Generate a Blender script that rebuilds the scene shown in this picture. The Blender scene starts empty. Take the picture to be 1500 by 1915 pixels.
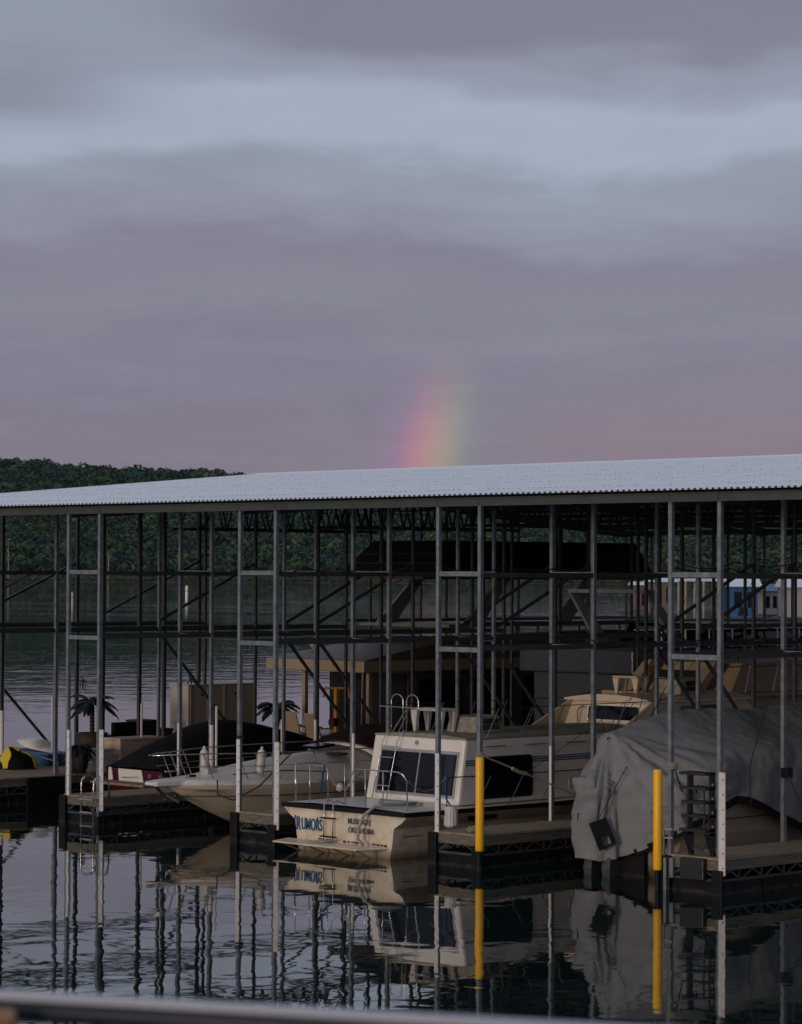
import bpy, math, random
import numpy as np
from mathutils import Vector, Matrix, noise
rnd = random.Random(7)
sc = bpy.context.scene
col = sc.collection
R = math.radians

# ------------------------------------------------------------ camera
CAM = Vector((48.0093538, -36.8808761, 5.47400628))
YAW, PITCH, ROLL, FPX = .768939285, .0220976, .00427665, 5168.33
Fv = Vector((-math.cos(YAW)*math.cos(PITCH), math.sin(YAW)*math.cos(PITCH), math.sin(PITCH)))
Rv = Fv.cross(Vector((0, 0, 1))).normalized(); Uv = Rv.cross(Fv)
R2 = math.cos(ROLL)*Rv + math.sin(ROLL)*Uv
U2 = -math.sin(ROLL)*Rv + math.cos(ROLL)*Uv
cam_d = bpy.data.cameras.new('camera'); cam = bpy.data.objects.new('camera', cam_d); col.objects.link(cam)
cam.matrix_world = Matrix(((R2.x, U2.x, -Fv.x, CAM.x), (R2.y, U2.y, -Fv.y, CAM.y), (R2.z, U2.z, -Fv.z, CAM.z), (0, 0, 0, 1)))
cam_d.sensor_fit = 'VERTICAL'; cam_d.sensor_height = 36; cam_d.lens = FPX/1915*36
cam_d.clip_start = .1; cam_d.clip_end = 30000
cam_d.dof.use_dof = True; cam_d.dof.focus_distance = 56; cam_d.dof.aperture_fstop = 8.0
sc.camera = cam
def at(px, py, ax, v):
    """world point seen at pixel (px, py) of the 1500 x 1915 photograph on the plane ax = v (used to survey positions)"""
    r = Fv + R2*((px-750)/FPX) + U2*((957.5-py)/FPX); k = 'xyz'.index(ax)
    return CAM + r*((v-CAM[k])/r[k])

# ------------------------------------------------------------ sky, sun, exposure
sc.view_settings.view_transform = 'Standard'; sc.view_settings.look = 'None'
sc.view_settings.gamma = 1; sc.view_settings.exposure = 0; sc.view_settings.use_curve_mapping = False
def lin(r, g, b):
    f = lambda c: (c/255/12.92 if c/255 <= .04045 else ((c/255+.055)/1.055)**2.4)
    return (f(r), f(g), f(b), 1)
world = bpy.data.worlds.new('World'); sc.world = world; world.use_nodes = True
W = world.node_tree; W.nodes.clear(); NW = W.nodes; LW = W.links
Fh = Vector((-math.cos(YAW), math.sin(YAW), 0)); Rh = Vector((math.sin(YAW), math.cos(YAW), 0))
anti_az = R(41.62)                                   # centre of the rainbow: opposite the sun
anti = (Fh*math.cos(anti_az)+Rh*math.sin(anti_az))*math.cos(R(5)) + Vector((0, 0, -math.sin(R(5))))
sun_dir = -anti
def wn(t, **k):
    n = NW.new(t)
    for a, b in k.items(): setattr(n, a, b)
    return n
def sock(n, i, v):
    if isinstance(v, (int, float)): n.inputs[i].default_value = v
    elif isinstance(v, (tuple, Vector)): n.inputs[i].default_value = v
    else: LW.new(v, n.inputs[i])
def M(op, a, b=0.0, c=None):
    n = wn('ShaderNodeMath', operation=op); sock(n, 0, a); sock(n, 1, b)
    if c is not None: sock(n, 2, c)
    return n.outputs[0]
def dotv(v, w):
    n = wn('ShaderNodeVectorMath', operation='DOT_PRODUCT'); LW.new(v, n.inputs[0]); n.inputs[1].default_value = tuple(w); return n.outputs['Value']
def sstep(x, a, b):
    n = wn('ShaderNodeMapRange', interpolation_type='SMOOTHSTEP'); sock(n, 0, x); n.inputs[1].default_value = a; n.inputs[2].default_value = b; return n.outputs[0]
def ramp(x, pts, lo, hi):
    f = M('MULTIPLY_ADD', x, 1/(hi-lo), -lo/(hi-lo)); n = wn('ShaderNodeValToRGB'); LW.new(f, n.inputs[0]); cr = n.color_ramp; cr.interpolation = 'B_SPLINE' if hi > 40 else 'EASE'
    while len(cr.elements) < len(pts): cr.elements.new(.5)
    for e, (p, c) in zip(cr.elements, sorted(pts)): e.position = (p-lo)/(hi-lo); e.color = c
    return n.outputs[0]
def mixc(f, a, b, t='MIX'):
    n = wn('ShaderNodeMixRGB', blend_type=t); sock(n, 0, f); sock(n, 1, a); sock(n, 2, b); return n.outputs[0]
tc = wn('ShaderNodeTexCoord').outputs['Generated']
dx, dy = dotv(tc, Rh), dotv(tc, Fh); dz = dotv(tc, (0, 0, 1))
az = M('MULTIPLY', M('ARCTAN2', dx, dy), 180/math.pi)
el = M('MULTIPLY', M('ARCSINE', dz), 180/math.pi)
den = M('ADD', M('MAXIMUM', dz, 0.0), .09)
cv = wn('ShaderNodeCombineXYZ'); LW.new(M('DIVIDE', dx, den), cv.inputs[0]); LW.new(M('DIVIDE', dy, den), cv.inputs[1])
def wnoise(scale, det, off, rough=.5, dist=0.0):
    mp = wn('ShaderNodeMapping'); LW.new(cv.outputs[0], mp.inputs[0]); mp.inputs['Location'].default_value = (off, off*1.7, 0)
    mp.inputs['Scale'].default_value = (scale, scale*.8, 1); mp.inputs['Rotation'].default_value = (0, 0, R(12))
    n = wn('ShaderNodeTexNoise'); LW.new(mp.outputs[0], n.inputs['Vector']); n.inputs['Scale'].default_value = 1; n.inputs['Detail'].default_value = det
    n.inputs['Roughness'].default_value = rough; n.inputs['Distortion'].default_value = dist
    return n.outputs['Fac']
n1, n2, n3 = wnoise(1.3, 5, 3.1, .55, .3), wnoise(3.4, 7, 9.3, .62, .6), wnoise(.6, 3, 1.3)
vv = M('ADD', el, M('MULTIPLY', M('SUBTRACT', n1, .5), 3.4))
vv = M('ADD', vv, M('MULTIPLY', M('SUBTRACT', n2, .5), 1.0))
vv = M('ADD', vv, M('MULTIPLY', M('SINE', M('MULTIPLY', az, .35)), .25))
low = ramp(vv, [(0, lin(131, 121, 136)), (2.6, lin(130, 123, 139)), (4.2, lin(128, 126, 144)), (5.4, lin(133, 133, 148)), (6.3, lin(131, 130, 147)), (7.1, lin(142, 144, 160)),
     (8.0, lin(146, 153, 169)), (8.8, lin(162, 173, 191)), (9.8, lin(163, 175, 194)), (10.5, lin(148, 154, 172)), (11.2, lin(130, 130, 146)), (13, lin(127, 127, 143))], 0, 13)
high = ramp(el, [(0, lin(130, 128, 144)), (14, lin(130, 131, 147)), (22, lin(150, 157, 176)), (34, lin(160, 168, 188)), (60, lin(180, 190, 210)), (90, lin(182, 192, 212))], 0, 90)
sky = mixc(sstep(el, 12.2, 17.0), low, high)
topl = M('MULTIPLY', sstep(az, -1.5, -6.5), sstep(el, 9.9, 11.2)); topl = M('MULTIPLY', topl, sstep(el, 16.0, 12.5))
sky = mixc(M('MULTIPLY', topl, .85), sky, lin(150, 159, 176))
mauve = M('MULTIPLY', sstep(az, -4.0, -8.0), M('MULTIPLY', sstep(el, 8.9, 9.6), sstep(el, 10.6, 9.9)))
sky = mixc(M('MULTIPLY', mauve, .75), sky, lin(133, 134, 151))
pink = M('MULTIPLY', sstep(az, .5, 6.0), M('MULTIPLY', sstep(el, 5.2, 2.6), sstep(az, 40.0, 10.0)))
sky = mixc(M('MULTIPLY', pink, .45), sky, lin(143, 121, 134))
tex = M('MULTIPLY_ADD', M('SUBTRACT', n2, .5), .22, 1.0); tex = M('MULTIPLY', tex, M('MULTIPLY_ADD', M('SUBTRACT', n3, .5), .16, 1.0))
cmul = wn('ShaderNodeCombineXYZ'); [LW.new(tex, cmul.inputs[i]) for i in range(3)]
sky = mixc(1.0, sky, cmul.outputs[0], 'MULTIPLY')
# the rainbow: a 42 degree circle round the point opposite the sun; only a stub of it near the horizon is lit
ang = M('MULTIPLY', M('ARCCOSINE', dotv(tc, anti)), 180/math.pi)
K = (0, 0, 0, 1)
bow = ramp(ang, [(40.0, K), (40.55, K), (40.95, (.0, .035, .012, 1)), (41.3, (.10, .10, .0, 1)), (41.65, (.21, .075, .0, 1)), (42.0, (.22, .01, .02, 1)), (42.3, (.06, .0, .05, 1)), (42.9, K)], 40, 43)
bm = M('MULTIPLY', sstep(az, 12.0, 3.0), sstep(el, 4.9, 2.4)); bm = M('MULTIPLY', bm, sstep(az, -6.0, -2.0))
sky = mixc(M('MULTIPLY', bm, 1.0), sky, bow, 'ADD')
# warm glow of the low sun behind thin cloud, behind the camera
gl = M('POWER', M('MAXIMUM', dotv(tc, sun_dir), 0.0), 2.2)
sky = mixc(gl, sky, (.20, .125, .075, 1), 'ADD')
ns = wn('ShaderNodeTexSky', sky_type='NISHITA'); ns.sun_disc = False; ns.sun_elevation = R(5)
ns.sun_rotation = math.atan2(sun_dir.x, sun_dir.y)
bg1 = wn('ShaderNodeBackground'); LW.new(sky, bg1.inputs[0]); bg1.inputs[1].default_value = 1.04
bg2 = wn('ShaderNodeBackground'); LW.new(ns.outputs[0], bg2.inputs[0]); bg2.inputs[1].default_value = .05
cover = wn('ShaderNodeMixShader'); cover.inputs[0].default_value = .06; LW.new(bg1.outputs[0], cover.inputs[1]); LW.new(bg2.outputs[0], cover.inputs[2])
wo = wn('ShaderNodeOutputWorld'); LW.new(cover.outputs[0], wo.inputs[0])
sun_d = bpy.data.lights.new('sun', 'SUN'); sun = bpy.data.objects.new('sun', sun_d); col.objects.link(sun)
sun_d.energy = .92; sun_d.angle = R(12); sun_d.color = (1, .81, .64)
sun.rotation_euler = anti.to_track_quat('-Z', 'Y').to_euler()

# ------------------------------------------------------------ materials
def mat(name, c, rough=.6, metal=0.0, var=.25, scale=3.0, bump=0.0, bscale=40.0, c2=None, stretch=(1, 1, 1), ior=None):
    m = bpy.data.materials.new(name); m.use_nodes = True; T = m.node_tree; N = T.nodes; L = T.links
    b = N['Principled BSDF']; b.inputs['Roughness'].default_value = rough; b.inputs['Metallic'].default_value = metal
    if ior: b.inputs['IOR'].default_value = ior
    tcn = N.new('ShaderNodeTexCoord'); mp = N.new('ShaderNodeMapping'); L.new(tcn.outputs['Object'], mp.inputs[0]); mp.inputs['Scale'].default_value = stretch
    n = N.new('ShaderNodeTexNoise'); L.new(mp.outputs[0], n.inputs['Vector']); n.inputs['Scale'].default_value = scale; n.inputs['Detail'].default_value = 8; n.inputs['Roughness'].default_value = .65
    cr = N.new('ShaderNodeValToRGB'); L.new(n.outputs['Fac'], cr.inputs[0])
    a = tuple(x*(1-var) for x in c[:3])+(1,) if c2 is None else tuple(c2[:3])+(1,)
    bcol = tuple(min(1, x*(1+var*.6)) for x in c[:3])+(1,) if c2 is None else tuple(c[:3])+(1,)
    cr.color_ramp.elements[0].position = .32; cr.color_ramp.elements[0].color = a
    cr.color_ramp.elements[1].position = .68; cr.color_ramp.elements[1].color = bcol
    L.new(cr.outputs[0], b.inputs['Base Color'])
    if bump:
        n2_ = N.new('ShaderNodeTexNoise'); L.new(mp.outputs[0], n2_.inputs['Vector']); n2_.inputs['Scale'].default_value = bscale; n2_.inputs['Detail'].default_value = 6
        bp = N.new('ShaderNodeBump'); bp.inputs['Strength'].default_value = bump; bp.inputs['Distance'].default_value = .02; L.new(n2_.outputs['Fac'], bp.inputs['Height']); L.new(bp.outputs[0], b.inputs['Normal'])
    return m
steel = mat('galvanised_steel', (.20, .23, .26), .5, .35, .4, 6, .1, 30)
steel_dark = mat('dark_shaded_steel', (.055, .062, .064), .6, .2, .4, 5)  # dark steel; on the inner frame its colour also carries under-roof shade
beam_m = mat('eave_beam_paint', (.062, .080, .078), .6, .1, .25, 3)
roof_m = mat('roof_sheet_metal', (.75, .77, .79), .42, .05, .08, 1.5, .04, 8)
white_pvc = mat('white_vinyl', (.72, .71, .70), .45, 0, .15, 5)
dirty_white = mat('weathered_white_post', (.72, .70, .69), .5, 0, .3, 4, c2=(.54, .51, .47))
yellow_m = mat('yellow_sleeve', (.95, .50, .008), .4, 0, .08, 3)
black_m = mat('black_plastic', (.012, .013, .015), .45, 0, .4, 6)
float_m = mat('black_dock_float', (.007, .008, .010), .55, 0, .5, 4, .2, 12)
wood_m = mat('dock_planks', (.31, .245, .165), .8, 0, .4, 6, .4, 30, c2=(.17, .135, .10), stretch=(1, 6, 1))
fascia_m = mat('dock_fascia_wood', (.19, .165, .125), .8, 0, .4, 5, .4, 30, c2=(.08, .078, .06), stretch=(1, .3, 5))
gelcoat = mat('white_gelcoat', (.74, .70, .64), .3, 0, .08, 2)
cream = mat('cream_gelcoat', (.62, .53, .42), .32, 0, .1, 2)
glass_m = mat('dark_tinted_glass', (.004, .006, .012), .06, 0, .2, 2)
glass_m.node_tree.nodes['Principled BSDF'].inputs['Specular IOR Level'].default_value = .22
alu = mat('aluminium_frame', (.42, .41, .40), .35, .7, .15, 6)
chrome = mat('stainless_tube', (.55, .53, .50), .22, .9, .15, 10)
rubber = mat('black_rubber', (.007, .007, .008), .5, 0, .3, 8)
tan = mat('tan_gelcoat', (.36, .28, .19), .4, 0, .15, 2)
tan_dark = mat('tan_hull', (.33, .27, .20), .45, 0, .15, 2)
canvas_black = mat('black_canvas', (.007, .008, .010), .9, 0, .4, 3, .5, 9)
canvas_burg = mat('burgundy_canvas', (.022, .009, .012), .9, 0, .4, 3, .5, 9)
canvas_grey = mat('grey_boat_cover', (.225, .225, .23), .8, 0, .3, 1.2, .35, 5, c2=(.165, .17, .17))
for m_ in (rubber, float_m, canvas_black, canvas_burg): m_.node_tree.nodes['Principled BSDF'].inputs['Specular IOR Level'].default_value = .2
blue_m = mat('blue_paint', (.025, .10, .22), .5, 0, .3, 8)
rope_m = mat('weathered_rope', (.30, .26, .19), .9, 0, .5, 40)
rope_dark = mat('dark_rope', (.02, .02, .022), .8, 0, .3, 40)
rope_blue = mat('blue_rope', (.01, .05, .17), .8, 0, .3, 40)
palm_green = mat('artificial_palm_green', (.010, .020, .020), .55, 0, .4, 8)
bark_m = mat('palm_bark', (.035, .028, .022), .9, 0, .5, 20, .8, 30)
pot_m = mat('brown_planter', (.032, .025, .02), .7, 0, .4, 12, .6, 25)
hose_m = mat('grey_hose', (.25, .26, .27), .5, 0, .1, 5)
green_roof = mat('mossy_nonskid_deck', (.30, .29, .24), .8, 0, .3, 2.2, .3, 40, c2=(.12, .14, .08))
hull_dirty = mat('stained_hull', (.74, .66, .52), .4, 0, .3, 3)
maroon_m = mat('maroon_gelcoat', (.065, .008, .018), .25, 0, .2, 3)
navy_m = mat('dark_blue_panel', (.006, .010, .022), .5, 0, .2, 3)
yellow_fab = mat('yellow_nylon', (.70, .50, .02), .55, 0, .15, 5, .6, 8)
beige_m = mat('beige_siding', (.52, .42, .32), .6, 0, .12, 4)
greige_m = mat('grey_cabinet', (.44, .40, .34), .6, 0, .12, 2)
orange_m = mat('orange_yellow_metal', (.50, .22, .01), .5, 0, .3, 6)
grey_pl = mat('light_grey_plastic', (.45, .43, .42), .5, 0, .15, 5)
blue_grey_shaded = mat('shaded_blue_grey_hull', (.045, .055, .072), .4, 0, .12, 1)  # blue grey darkened so the colour carries the shade under the roof
# rust and grime on the transom: streaks that run down, as paint wear on the gelcoat
def add_streaks(m, colr=(.16, .075, .025, 1), lo=.56, hi=.72, sx=9, sz=.55, amt=.75):
    T = m.node_tree; N = T.nodes; L = T.links; b = N['Principled BSDF']; src = b.inputs['Base Color'].links[0].from_socket
    t = N.new('ShaderNodeTexCoord'); mp = N.new('ShaderNodeMapping'); L.new(t.outputs['Object'], mp.inputs[0]); mp.inputs['Scale'].default_value = (sx, sx, sz)
    n = N.new('ShaderNodeTexNoise'); L.new(mp.outputs[0], n.inputs['Vector']); n.inputs['Scale'].default_value = 1; n.inputs['Detail'].default_value = 6; n.inputs['Roughness'].default_value = .7
    mr = N.new('ShaderNodeMapRange'); L.new(n.outputs['Fac'], mr.inputs[0]); mr.inputs[1].default_value = lo; mr.inputs[2].default_value = hi; mr.inputs[4].default_value = amt
    mx = N.new('ShaderNodeMixRGB'); L.new(mr.outputs[0], mx.inputs[0]); L.new(src, mx.inputs[1]); mx.inputs[2].default_value = colr; L.new(mx.outputs[0], b.inputs['Base Color'])
def add_waterline(m, z0, z1, c, amt):
    T = m.node_tree; N = T.nodes; L = T.links; b = N['Principled BSDF']; src = b.inputs['Base Color'].links[0].from_socket
    g_ = N.new('ShaderNodeNewGeometry'); sp = N.new('ShaderNodeSeparateXYZ'); L.new(g_.outputs['Position'], sp.inputs[0]); n = N.new('ShaderNodeTexNoise'); n.inputs['Scale'].default_value = 4; n.inputs['Detail'].default_value = 5; L.new(g_.outputs['Position'], n.inputs['Vector'])
    a = N.new('ShaderNodeMath'); a.operation = 'MULTIPLY_ADD'; L.new(n.outputs['Fac'], a.inputs[0]); a.inputs[1].default_value = -.25; L.new(sp.outputs[2], a.inputs[2])
    mr = N.new('ShaderNodeMapRange'); L.new(a.outputs[0], mr.inputs[0]); mr.inputs[1].default_value = z1-.12; mr.inputs[2].default_value = z0-.12; mr.inputs[4].default_value = amt
    mx = N.new('ShaderNodeMixRGB'); L.new(mr.outputs[0], mx.inputs[0]); L.new(src, mx.inputs[1]); mx.inputs[2].default_value = c; L.new(mx.outputs[0], b.inputs['Base Color'])
add_waterline(hull_dirty, .02, .17, (.05, .035, .02, 1), .85); add_waterline(hull_dirty, .2, .9, (.45, .33, .18, 1), .35); add_waterline(tan_dark, .1, .3, (.05, .04, .03, 1), .8)
add_waterline(dirty_white, .15, .45, (.10, .08, .06, 1), .5); add_waterline(yellow_m, .3, .42, (.12, .08, .02, 1), .6)
add_waterline(float_m, .0, .06, (.07, .062, .042, 1), .5); add_waterline(rubber, .0, .06, (.05, .045, .03, 1), .4)
add_streaks(yellow_m, (.45, .24, .02, 1), .56, .8, 7, 1.4, .45); add_streaks(hull_dirty); add_streaks(gelcoat, (.35, .27, .17, 1), .6, .8, 4, 1.2, .35); add_streaks(cream, (.25, .19, .12, 1), .6, .8, 5, .6, .4)
add_streaks(roof_m, (.30, .29, .28, 1), .55, .8, 1.6, .25, .5); add_streaks(steel, (.12, .11, .10, 1), .58, .75, 10, 1.2, .6)
# ------------------------------------------------------------ mesh helpers
class MB:
    def __init__(s): s.v = []; s.f = []
    def add(s, vs, fs):
        o = len(s.v); s.v += [tuple(v) for v in vs]; s.f += [tuple(o+i for i in f) for f in fs]; return s
    def box(s, x0, x1, y0, y1, z0, z1):
        return s.hexa([(x0, y0, z0), (x1, y0, z0), (x1, y1, z0), (x0, y1, z0)], [(x0, y0, z1), (x1, y0, z1), (x1, y1, z1), (x0, y1, z1)])
    def hexa(s, b, t):
        return s.add(list(b)+list(t), [(3, 2, 1, 0), (4, 5, 6, 7), (0, 1, 5, 4), (1, 2, 6, 5), (2, 3, 7, 6), (3, 0, 4, 7)])
    def bar(s, p, q, w, h=None):
        p, q = Vector(p), Vector(q); h = h or w; d = (q-p).normalized(); up = Vector((0, 0, 1)) if abs(d.z) < .95 else Vector((0, 1, 0))
        a = d.cross(up).normalized(); b = a.cross(d)
        if abs(d.z) >= .95: a, b = Vector((1, 0, 0)), Vector((0, 1, 0))
        o = [(-w/2, -h/2), (w/2, -h/2), (w/2, h/2), (-w/2, h/2)]
        return s.hexa([p+a*i+b*j for i, j in o], [q+a*i+b*j for i, j in o])
    def tube(s, pts, r, n=8, cap=True):
        pts = [Vector(p) for p in pts]; rr = r if isinstance(r, (list, tuple)) else [r]*len(pts); rings = []
        pa = None
        for i, p in enumerate(pts):
            d = (pts[min(i+1, len(pts)-1)]-pts[max(i-1, 0)]).normalized()
            if pa is None: pa = d.cross(Vector((0, 0, 1)) if abs(d.z) < .9 else Vector((1, 0, 0))).normalized()
            pa = (pa-d*pa.dot(d)).normalized(); b = d.cross(pa)
            rings.append([p+(pa*math.cos(2*math.pi*k/n)+b*math.sin(2*math.pi*k/n))*rr[i] for k in range(n)])
        o = len(s.v)
        for rg in rings: s.v += [tuple(v) for v in rg]
        for i in range(len(rings)-1):
            for k in range(n): s.f.append((o+i*n+k, o+i*n+(k+1) % n, o+(i+1)*n+(k+1) % n, o+(i+1)*n+k))
        if cap: s.f.append(tuple(o+k for k in range(n))[::-1]); s.f.append(tuple(o+(len(rings)-1)*n+k for k in range(n)))
        return s
    def lathe(s, c, prof, n=20):
        c = Vector(c); o = len(s.v)
        for r, z in prof:
            for k in range(n): s.v.append(tuple(c+Vector((r*math.cos(2*math.pi*k/n), r*math.sin(2*math.pi*k/n), z))))
        for i in range(len(prof)-1):
            for k in range(n): s.f.append((o+i*n+k, o+i*n+(k+1) % n, o+(i+1)*n+(k+1) % n, o+(i+1)*n+k))
        s.f.append(tuple(o+k for k in range(n))[::-1]); s.f.append(tuple(o+(len(prof)-1)*n+k for k in range(n)))
        return s
    def loft(s, rings, cap0=True, cap1=True, closed=False):
        n = len(rings[0]); o = len(s.v)
        for rg in rings: s.v += [tuple(v) for v in rg]
        m = n if closed else n-1
        for i in range(len(rings)-1):
            for k in range(m): s.f.append((o+i*n+k, o+i*n+(k+1) % n, o+(i+1)*n+(k+1) % n, o+(i+1)*n+k))
        if cap0: s.f.append(tuple(o+k for k in range(n))[::-1])
        if cap1: s.f.append(tuple(o+(len(rings)-1)*n+k for k in range(n)))
        return s
    def build(s, name, m, parent=None, smooth=False, bevel=0, sub=0):
        me = bpy.data.meshes.new(name); off = Vector(parent['_o']) if parent is not None and '_o' in parent else Vector((0, 0, 0))
        me.from_pydata([tuple(Vector(v)-off) for v in s.v], [], s.f); me.materials.append(m); me.update()
        import bmesh
        bm = bmesh.new(); bm.from_mesh(me); bmesh.ops.recalc_face_normals(bm, faces=bm.faces); bm.to_mesh(me); bm.free()
        if smooth:
            for p in me.polygons: p.use_smooth = True
        o = bpy.data.objects.new(name, me); col.objects.link(o)
        if parent is not None:
            o.parent = parent
        if bevel:
            b = o.modifiers.new('b', 'BEVEL'); b.width = bevel; b.segments = 2; b.limit_method = 'ANGLE'
        if sub:
            b = o.modifiers.new('s', 'SUBSURF'); b.levels = sub; b.render_levels = sub
        return o
def tag(o, label=None, cat=None, group=None, kind=None):
    if label: o['label'] = label
    if cat: o['category'] = cat
    if group: o['group'] = group
    if kind: o['kind'] = kind
    return o
def thing(name, loc, label, cat, group=None):
    o = bpy.data.objects.new(name, None); o.empty_display_size = .2; col.objects.link(o); o.location = loc; o['_o'] = tuple(loc)
    return tag(o, label, cat, group)
def sub(mb, name, m, part, root, **k):
    """a sub-part: built in the root's frame, parented to a part that sits at the root's origin"""
    o = mb.build(name, m, root, **k); o.parent = part; return o
def word(text, loc, size, m, parent, rot=(R(90), 0, 0), name='lettering', sx=1.0, shear=0.0, ext=.003):
    c = bpy.data.curves.new(name, 'FONT'); c.body = text; c.size = size; c.extrude = ext; c.shear = shear; c.materials.append(m)
    c.offset = size*.004; tmp = bpy.data.objects.new(name, c); me = bpy.data.meshes.new_from_object(tmp); bpy.data.objects.remove(tmp); me.materials.clear(); me.materials.append(m)
    o = bpy.data.objects.new(name, me); col.objects.link(o); o.parent = parent; off = Vector(parent['_o']); o.location = Vector(loc)-off; o.rotation_euler = rot; o.scale = (sx, 1, 1)
    return o
def wrap_rope(c, r, n, z0, pitch=.022, tr=.011, jit=.01):
    pts = []
    for i in range(n*10+1):
        a = i/10*2*math.pi; pts.append((c[0]+r*math.cos(a), c[1]+r*math.sin(a), z0+pitch*i/10+rnd.uniform(-jit, jit)*.3))
    return pts
def sag(p, q, s=.1, n=8):
    p, q = Vector(p), Vector(q); return [p.lerp(q, i/n)-Vector((0, 0, s*4*(i/n)*(1-i/n))) for i in range(n+1)]

S, D, HW = 5.74062578, 3.15157244, .55     # slip spacing, post bay, half distance of a post pair
DECK, EAVE = .6206, 6.7311
XL, XR, YF, YB = -12.35, 27.0, -.3, 31.9
RY, RZ, EZ = 15.75, 8.30, 6.93             # ridge line and roof edge height
def roofz(y): return EZ+(RZ-EZ)*(1-abs(y-RY)/(RY-YF))

# ------------------------------------------------------------ water, shore, hill
def make_water():
    m = bpy.data.materials.new('lake_water'); m.use_nodes = True; T = m.node_tree; N = T.nodes; L = T.links; b = N['Principled BSDF']
    b.inputs['Base Color'].default_value = (.005, .012, .011, 1); b.inputs['Roughness'].default_value = .02; b.inputs['IOR'].default_value = 1.68
    g = N.new('ShaderNodeNewGeometry')
    def ns_(scale, stretch, det, rot=0.0, rough=.5, dist=0.):
        mp = N.new('ShaderNodeMapping'); L.new(g.outputs['Position'], mp.inputs[0]); mp.inputs['Rotation'].default_value = (0, 0, rot); mp.inputs['Scale'].default_value = stretch
        n = N.new('ShaderNodeTexNoise'); L.new(mp.outputs[0], n.inputs['Vector']); n.inputs['Scale'].default_value = scale; n.inputs['Detail'].default_value = det; n.inputs['Roughness'].default_value = rough; n.inputs['Distortion'].default_value = dist
        return n.outputs['Fac']
    def mth(op, a, c):
        n = N.new('ShaderNodeMath'); n.operation = op
        for i, v in enumerate((a, c)):
            if isinstance(v, (int, float)): n.inputs[i].default_value = v
            else: L.new(v, n.inputs[i])
        return n.outputs[0]
    rot = -(math.pi/2-YAW)
    calm = ns_(.95, (1, 1, 1), 2, .3, .42, .6); fine = ns_(4.5, (.8, 1.2, 1), 2, .9)
    wind = ns_(.30, (1, 1.3, 1), 4, rot, .5)
    # breeze: the open lake is rippled, the sheltered basin near the docks is nearly still
    sep = N.new('ShaderNodeSeparateXYZ'); L.new(g.outputs['Position'], sep.inputs[0])
    away = mth('ADD', mth('MULTIPLY', sep.outputs[0], -.7), mth('MULTIPLY', sep.outputs[1], .72))
    mr = N.new('ShaderNodeMapRange'); mr.interpolation_type = 'SMOOTHSTEP'; L.new(away, mr.inputs[0]); mr.inputs[1].default_value = 14; mr.inputs[2].default_value = 90
    patch = ns_(.035, (.6, 1.6, 1), 3, rot)
    h = mth('ADD', mth('MULTIPLY', calm, .0050), mth('MULTIPLY', fine, .00020))
    h = mth('ADD', h, mth('MULTIPLY', mth('MULTIPLY', wind, mth('ADD', mth('MULTIPLY', patch, 1.3), -.2)), mth('MULTIPLY', mr.outputs[0], .050)))
    mr2 = N.new('ShaderNodeMapRange'); mr2.interpolation_type = 'SMOOTHSTEP'; L.new(away, mr2.inputs[0]); mr2.inputs[1].default_value = 70; mr2.inputs[2].default_value = 420
    chop = ns_(.26, (1, 1.2, 1), 4, rot, .62); h = mth('ADD', h, mth('MULTIPLY', mth('MULTIPLY', chop, mth('ADD', patch, -.15)), mth('MULTIPLY', mr2.outputs[0], .19)))
    bp = N.new('ShaderNodeBump'); bp.inputs['Strength'].default_value = 1; bp.inputs['Distance'].default_value = 1; L.new(h, bp.inputs['Height']); L.new(bp.outputs[0], b.inputs['Normal'])
    return m
water_m = make_water()
MB().add([(-9000, -900, 0), (900, -900, 0), (900, 9000, 0), (-9000, 9000, 0)], [(0, 1, 2, 3)]).build('lake_water', water_m)
tag(bpy.data.objects['lake_water'], kind='structure')
def vp(az_px, dist, z=0):     # a point dist metres ahead of the camera, az_px photo pixels off its axis
    p = CAM+Fh*dist+Rh*(dist*az_px/FPX); return Vector((p.x, p.y, z))
def hill_h(u, dist):          # u: photo pixel column, height of ground
    prof = np.interp(u, [-1500, -300, 0, 60, 130, 200, 260, 330, 420, 480, 700, 1000, 1300, 1700, 3000], [190, 188, 190, 190, 182, 177, 176, 173, 169, 161, 148, 135, 124, 110, 55])
    top = (prof-14)/FPX*2350+5.4
    t = max(0, min(1, (dist-1520)/(2300-1520))); t = t*t*(3-2*t)*.55+t*.45
    n = noise.noise(Vector((u*.006, dist*.004, 0)))*6+noise.noise(Vector((u*.02, dist*.012, 3)))*2.5
    return top*t+n*min(1, t*3)*(1-t*.7)+.3
hm = MB(); us = list(range(-1500, 3001, 60)); ds = [1490, 1500, 1520, 1560, 1620, 1700, 1800, 1900, 2000, 2100, 2200, 2300, 2450, 2700, 3200]
for d in ds:
    for u in us: hm.v.append(tuple(vp(u-750, d, -1.5 if d < 1500 else (hill_h(u, d) if d <= 2300 else hill_h(u, 2300)*max(.0, 1-(d-2300)/1400)))))
nu = len(us)
for i in range(len(ds)-1):
    for k in range(nu-1): hm.f.append((i*nu+k, i*nu+k+1, (i+1)*nu+k+1, (i+1)*nu+k))
ground_m = mat('wooded_ground', (.030, .045, .020), .95, 0, .5, .02)
tag(hm.build('hills', ground_m, smooth=True), kind='structure')
def foliage_mat():
    m = bpy.data.materials.new('tree_foliage'); m.use_nodes = True; N = m.node_tree.nodes; L = m.node_tree.links; b = N['Principled BSDF']
    b.inputs['Roughness'].default_value = .75; b.inputs['Specular IOR Level'].default_value = .2
    a = N.new('ShaderNodeAttribute'); a.attribute_name = 'tint'; L.new(a.outputs['Color'], b.inputs['Base Color'])
    return m
fol_m = foliage_mat()
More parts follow.
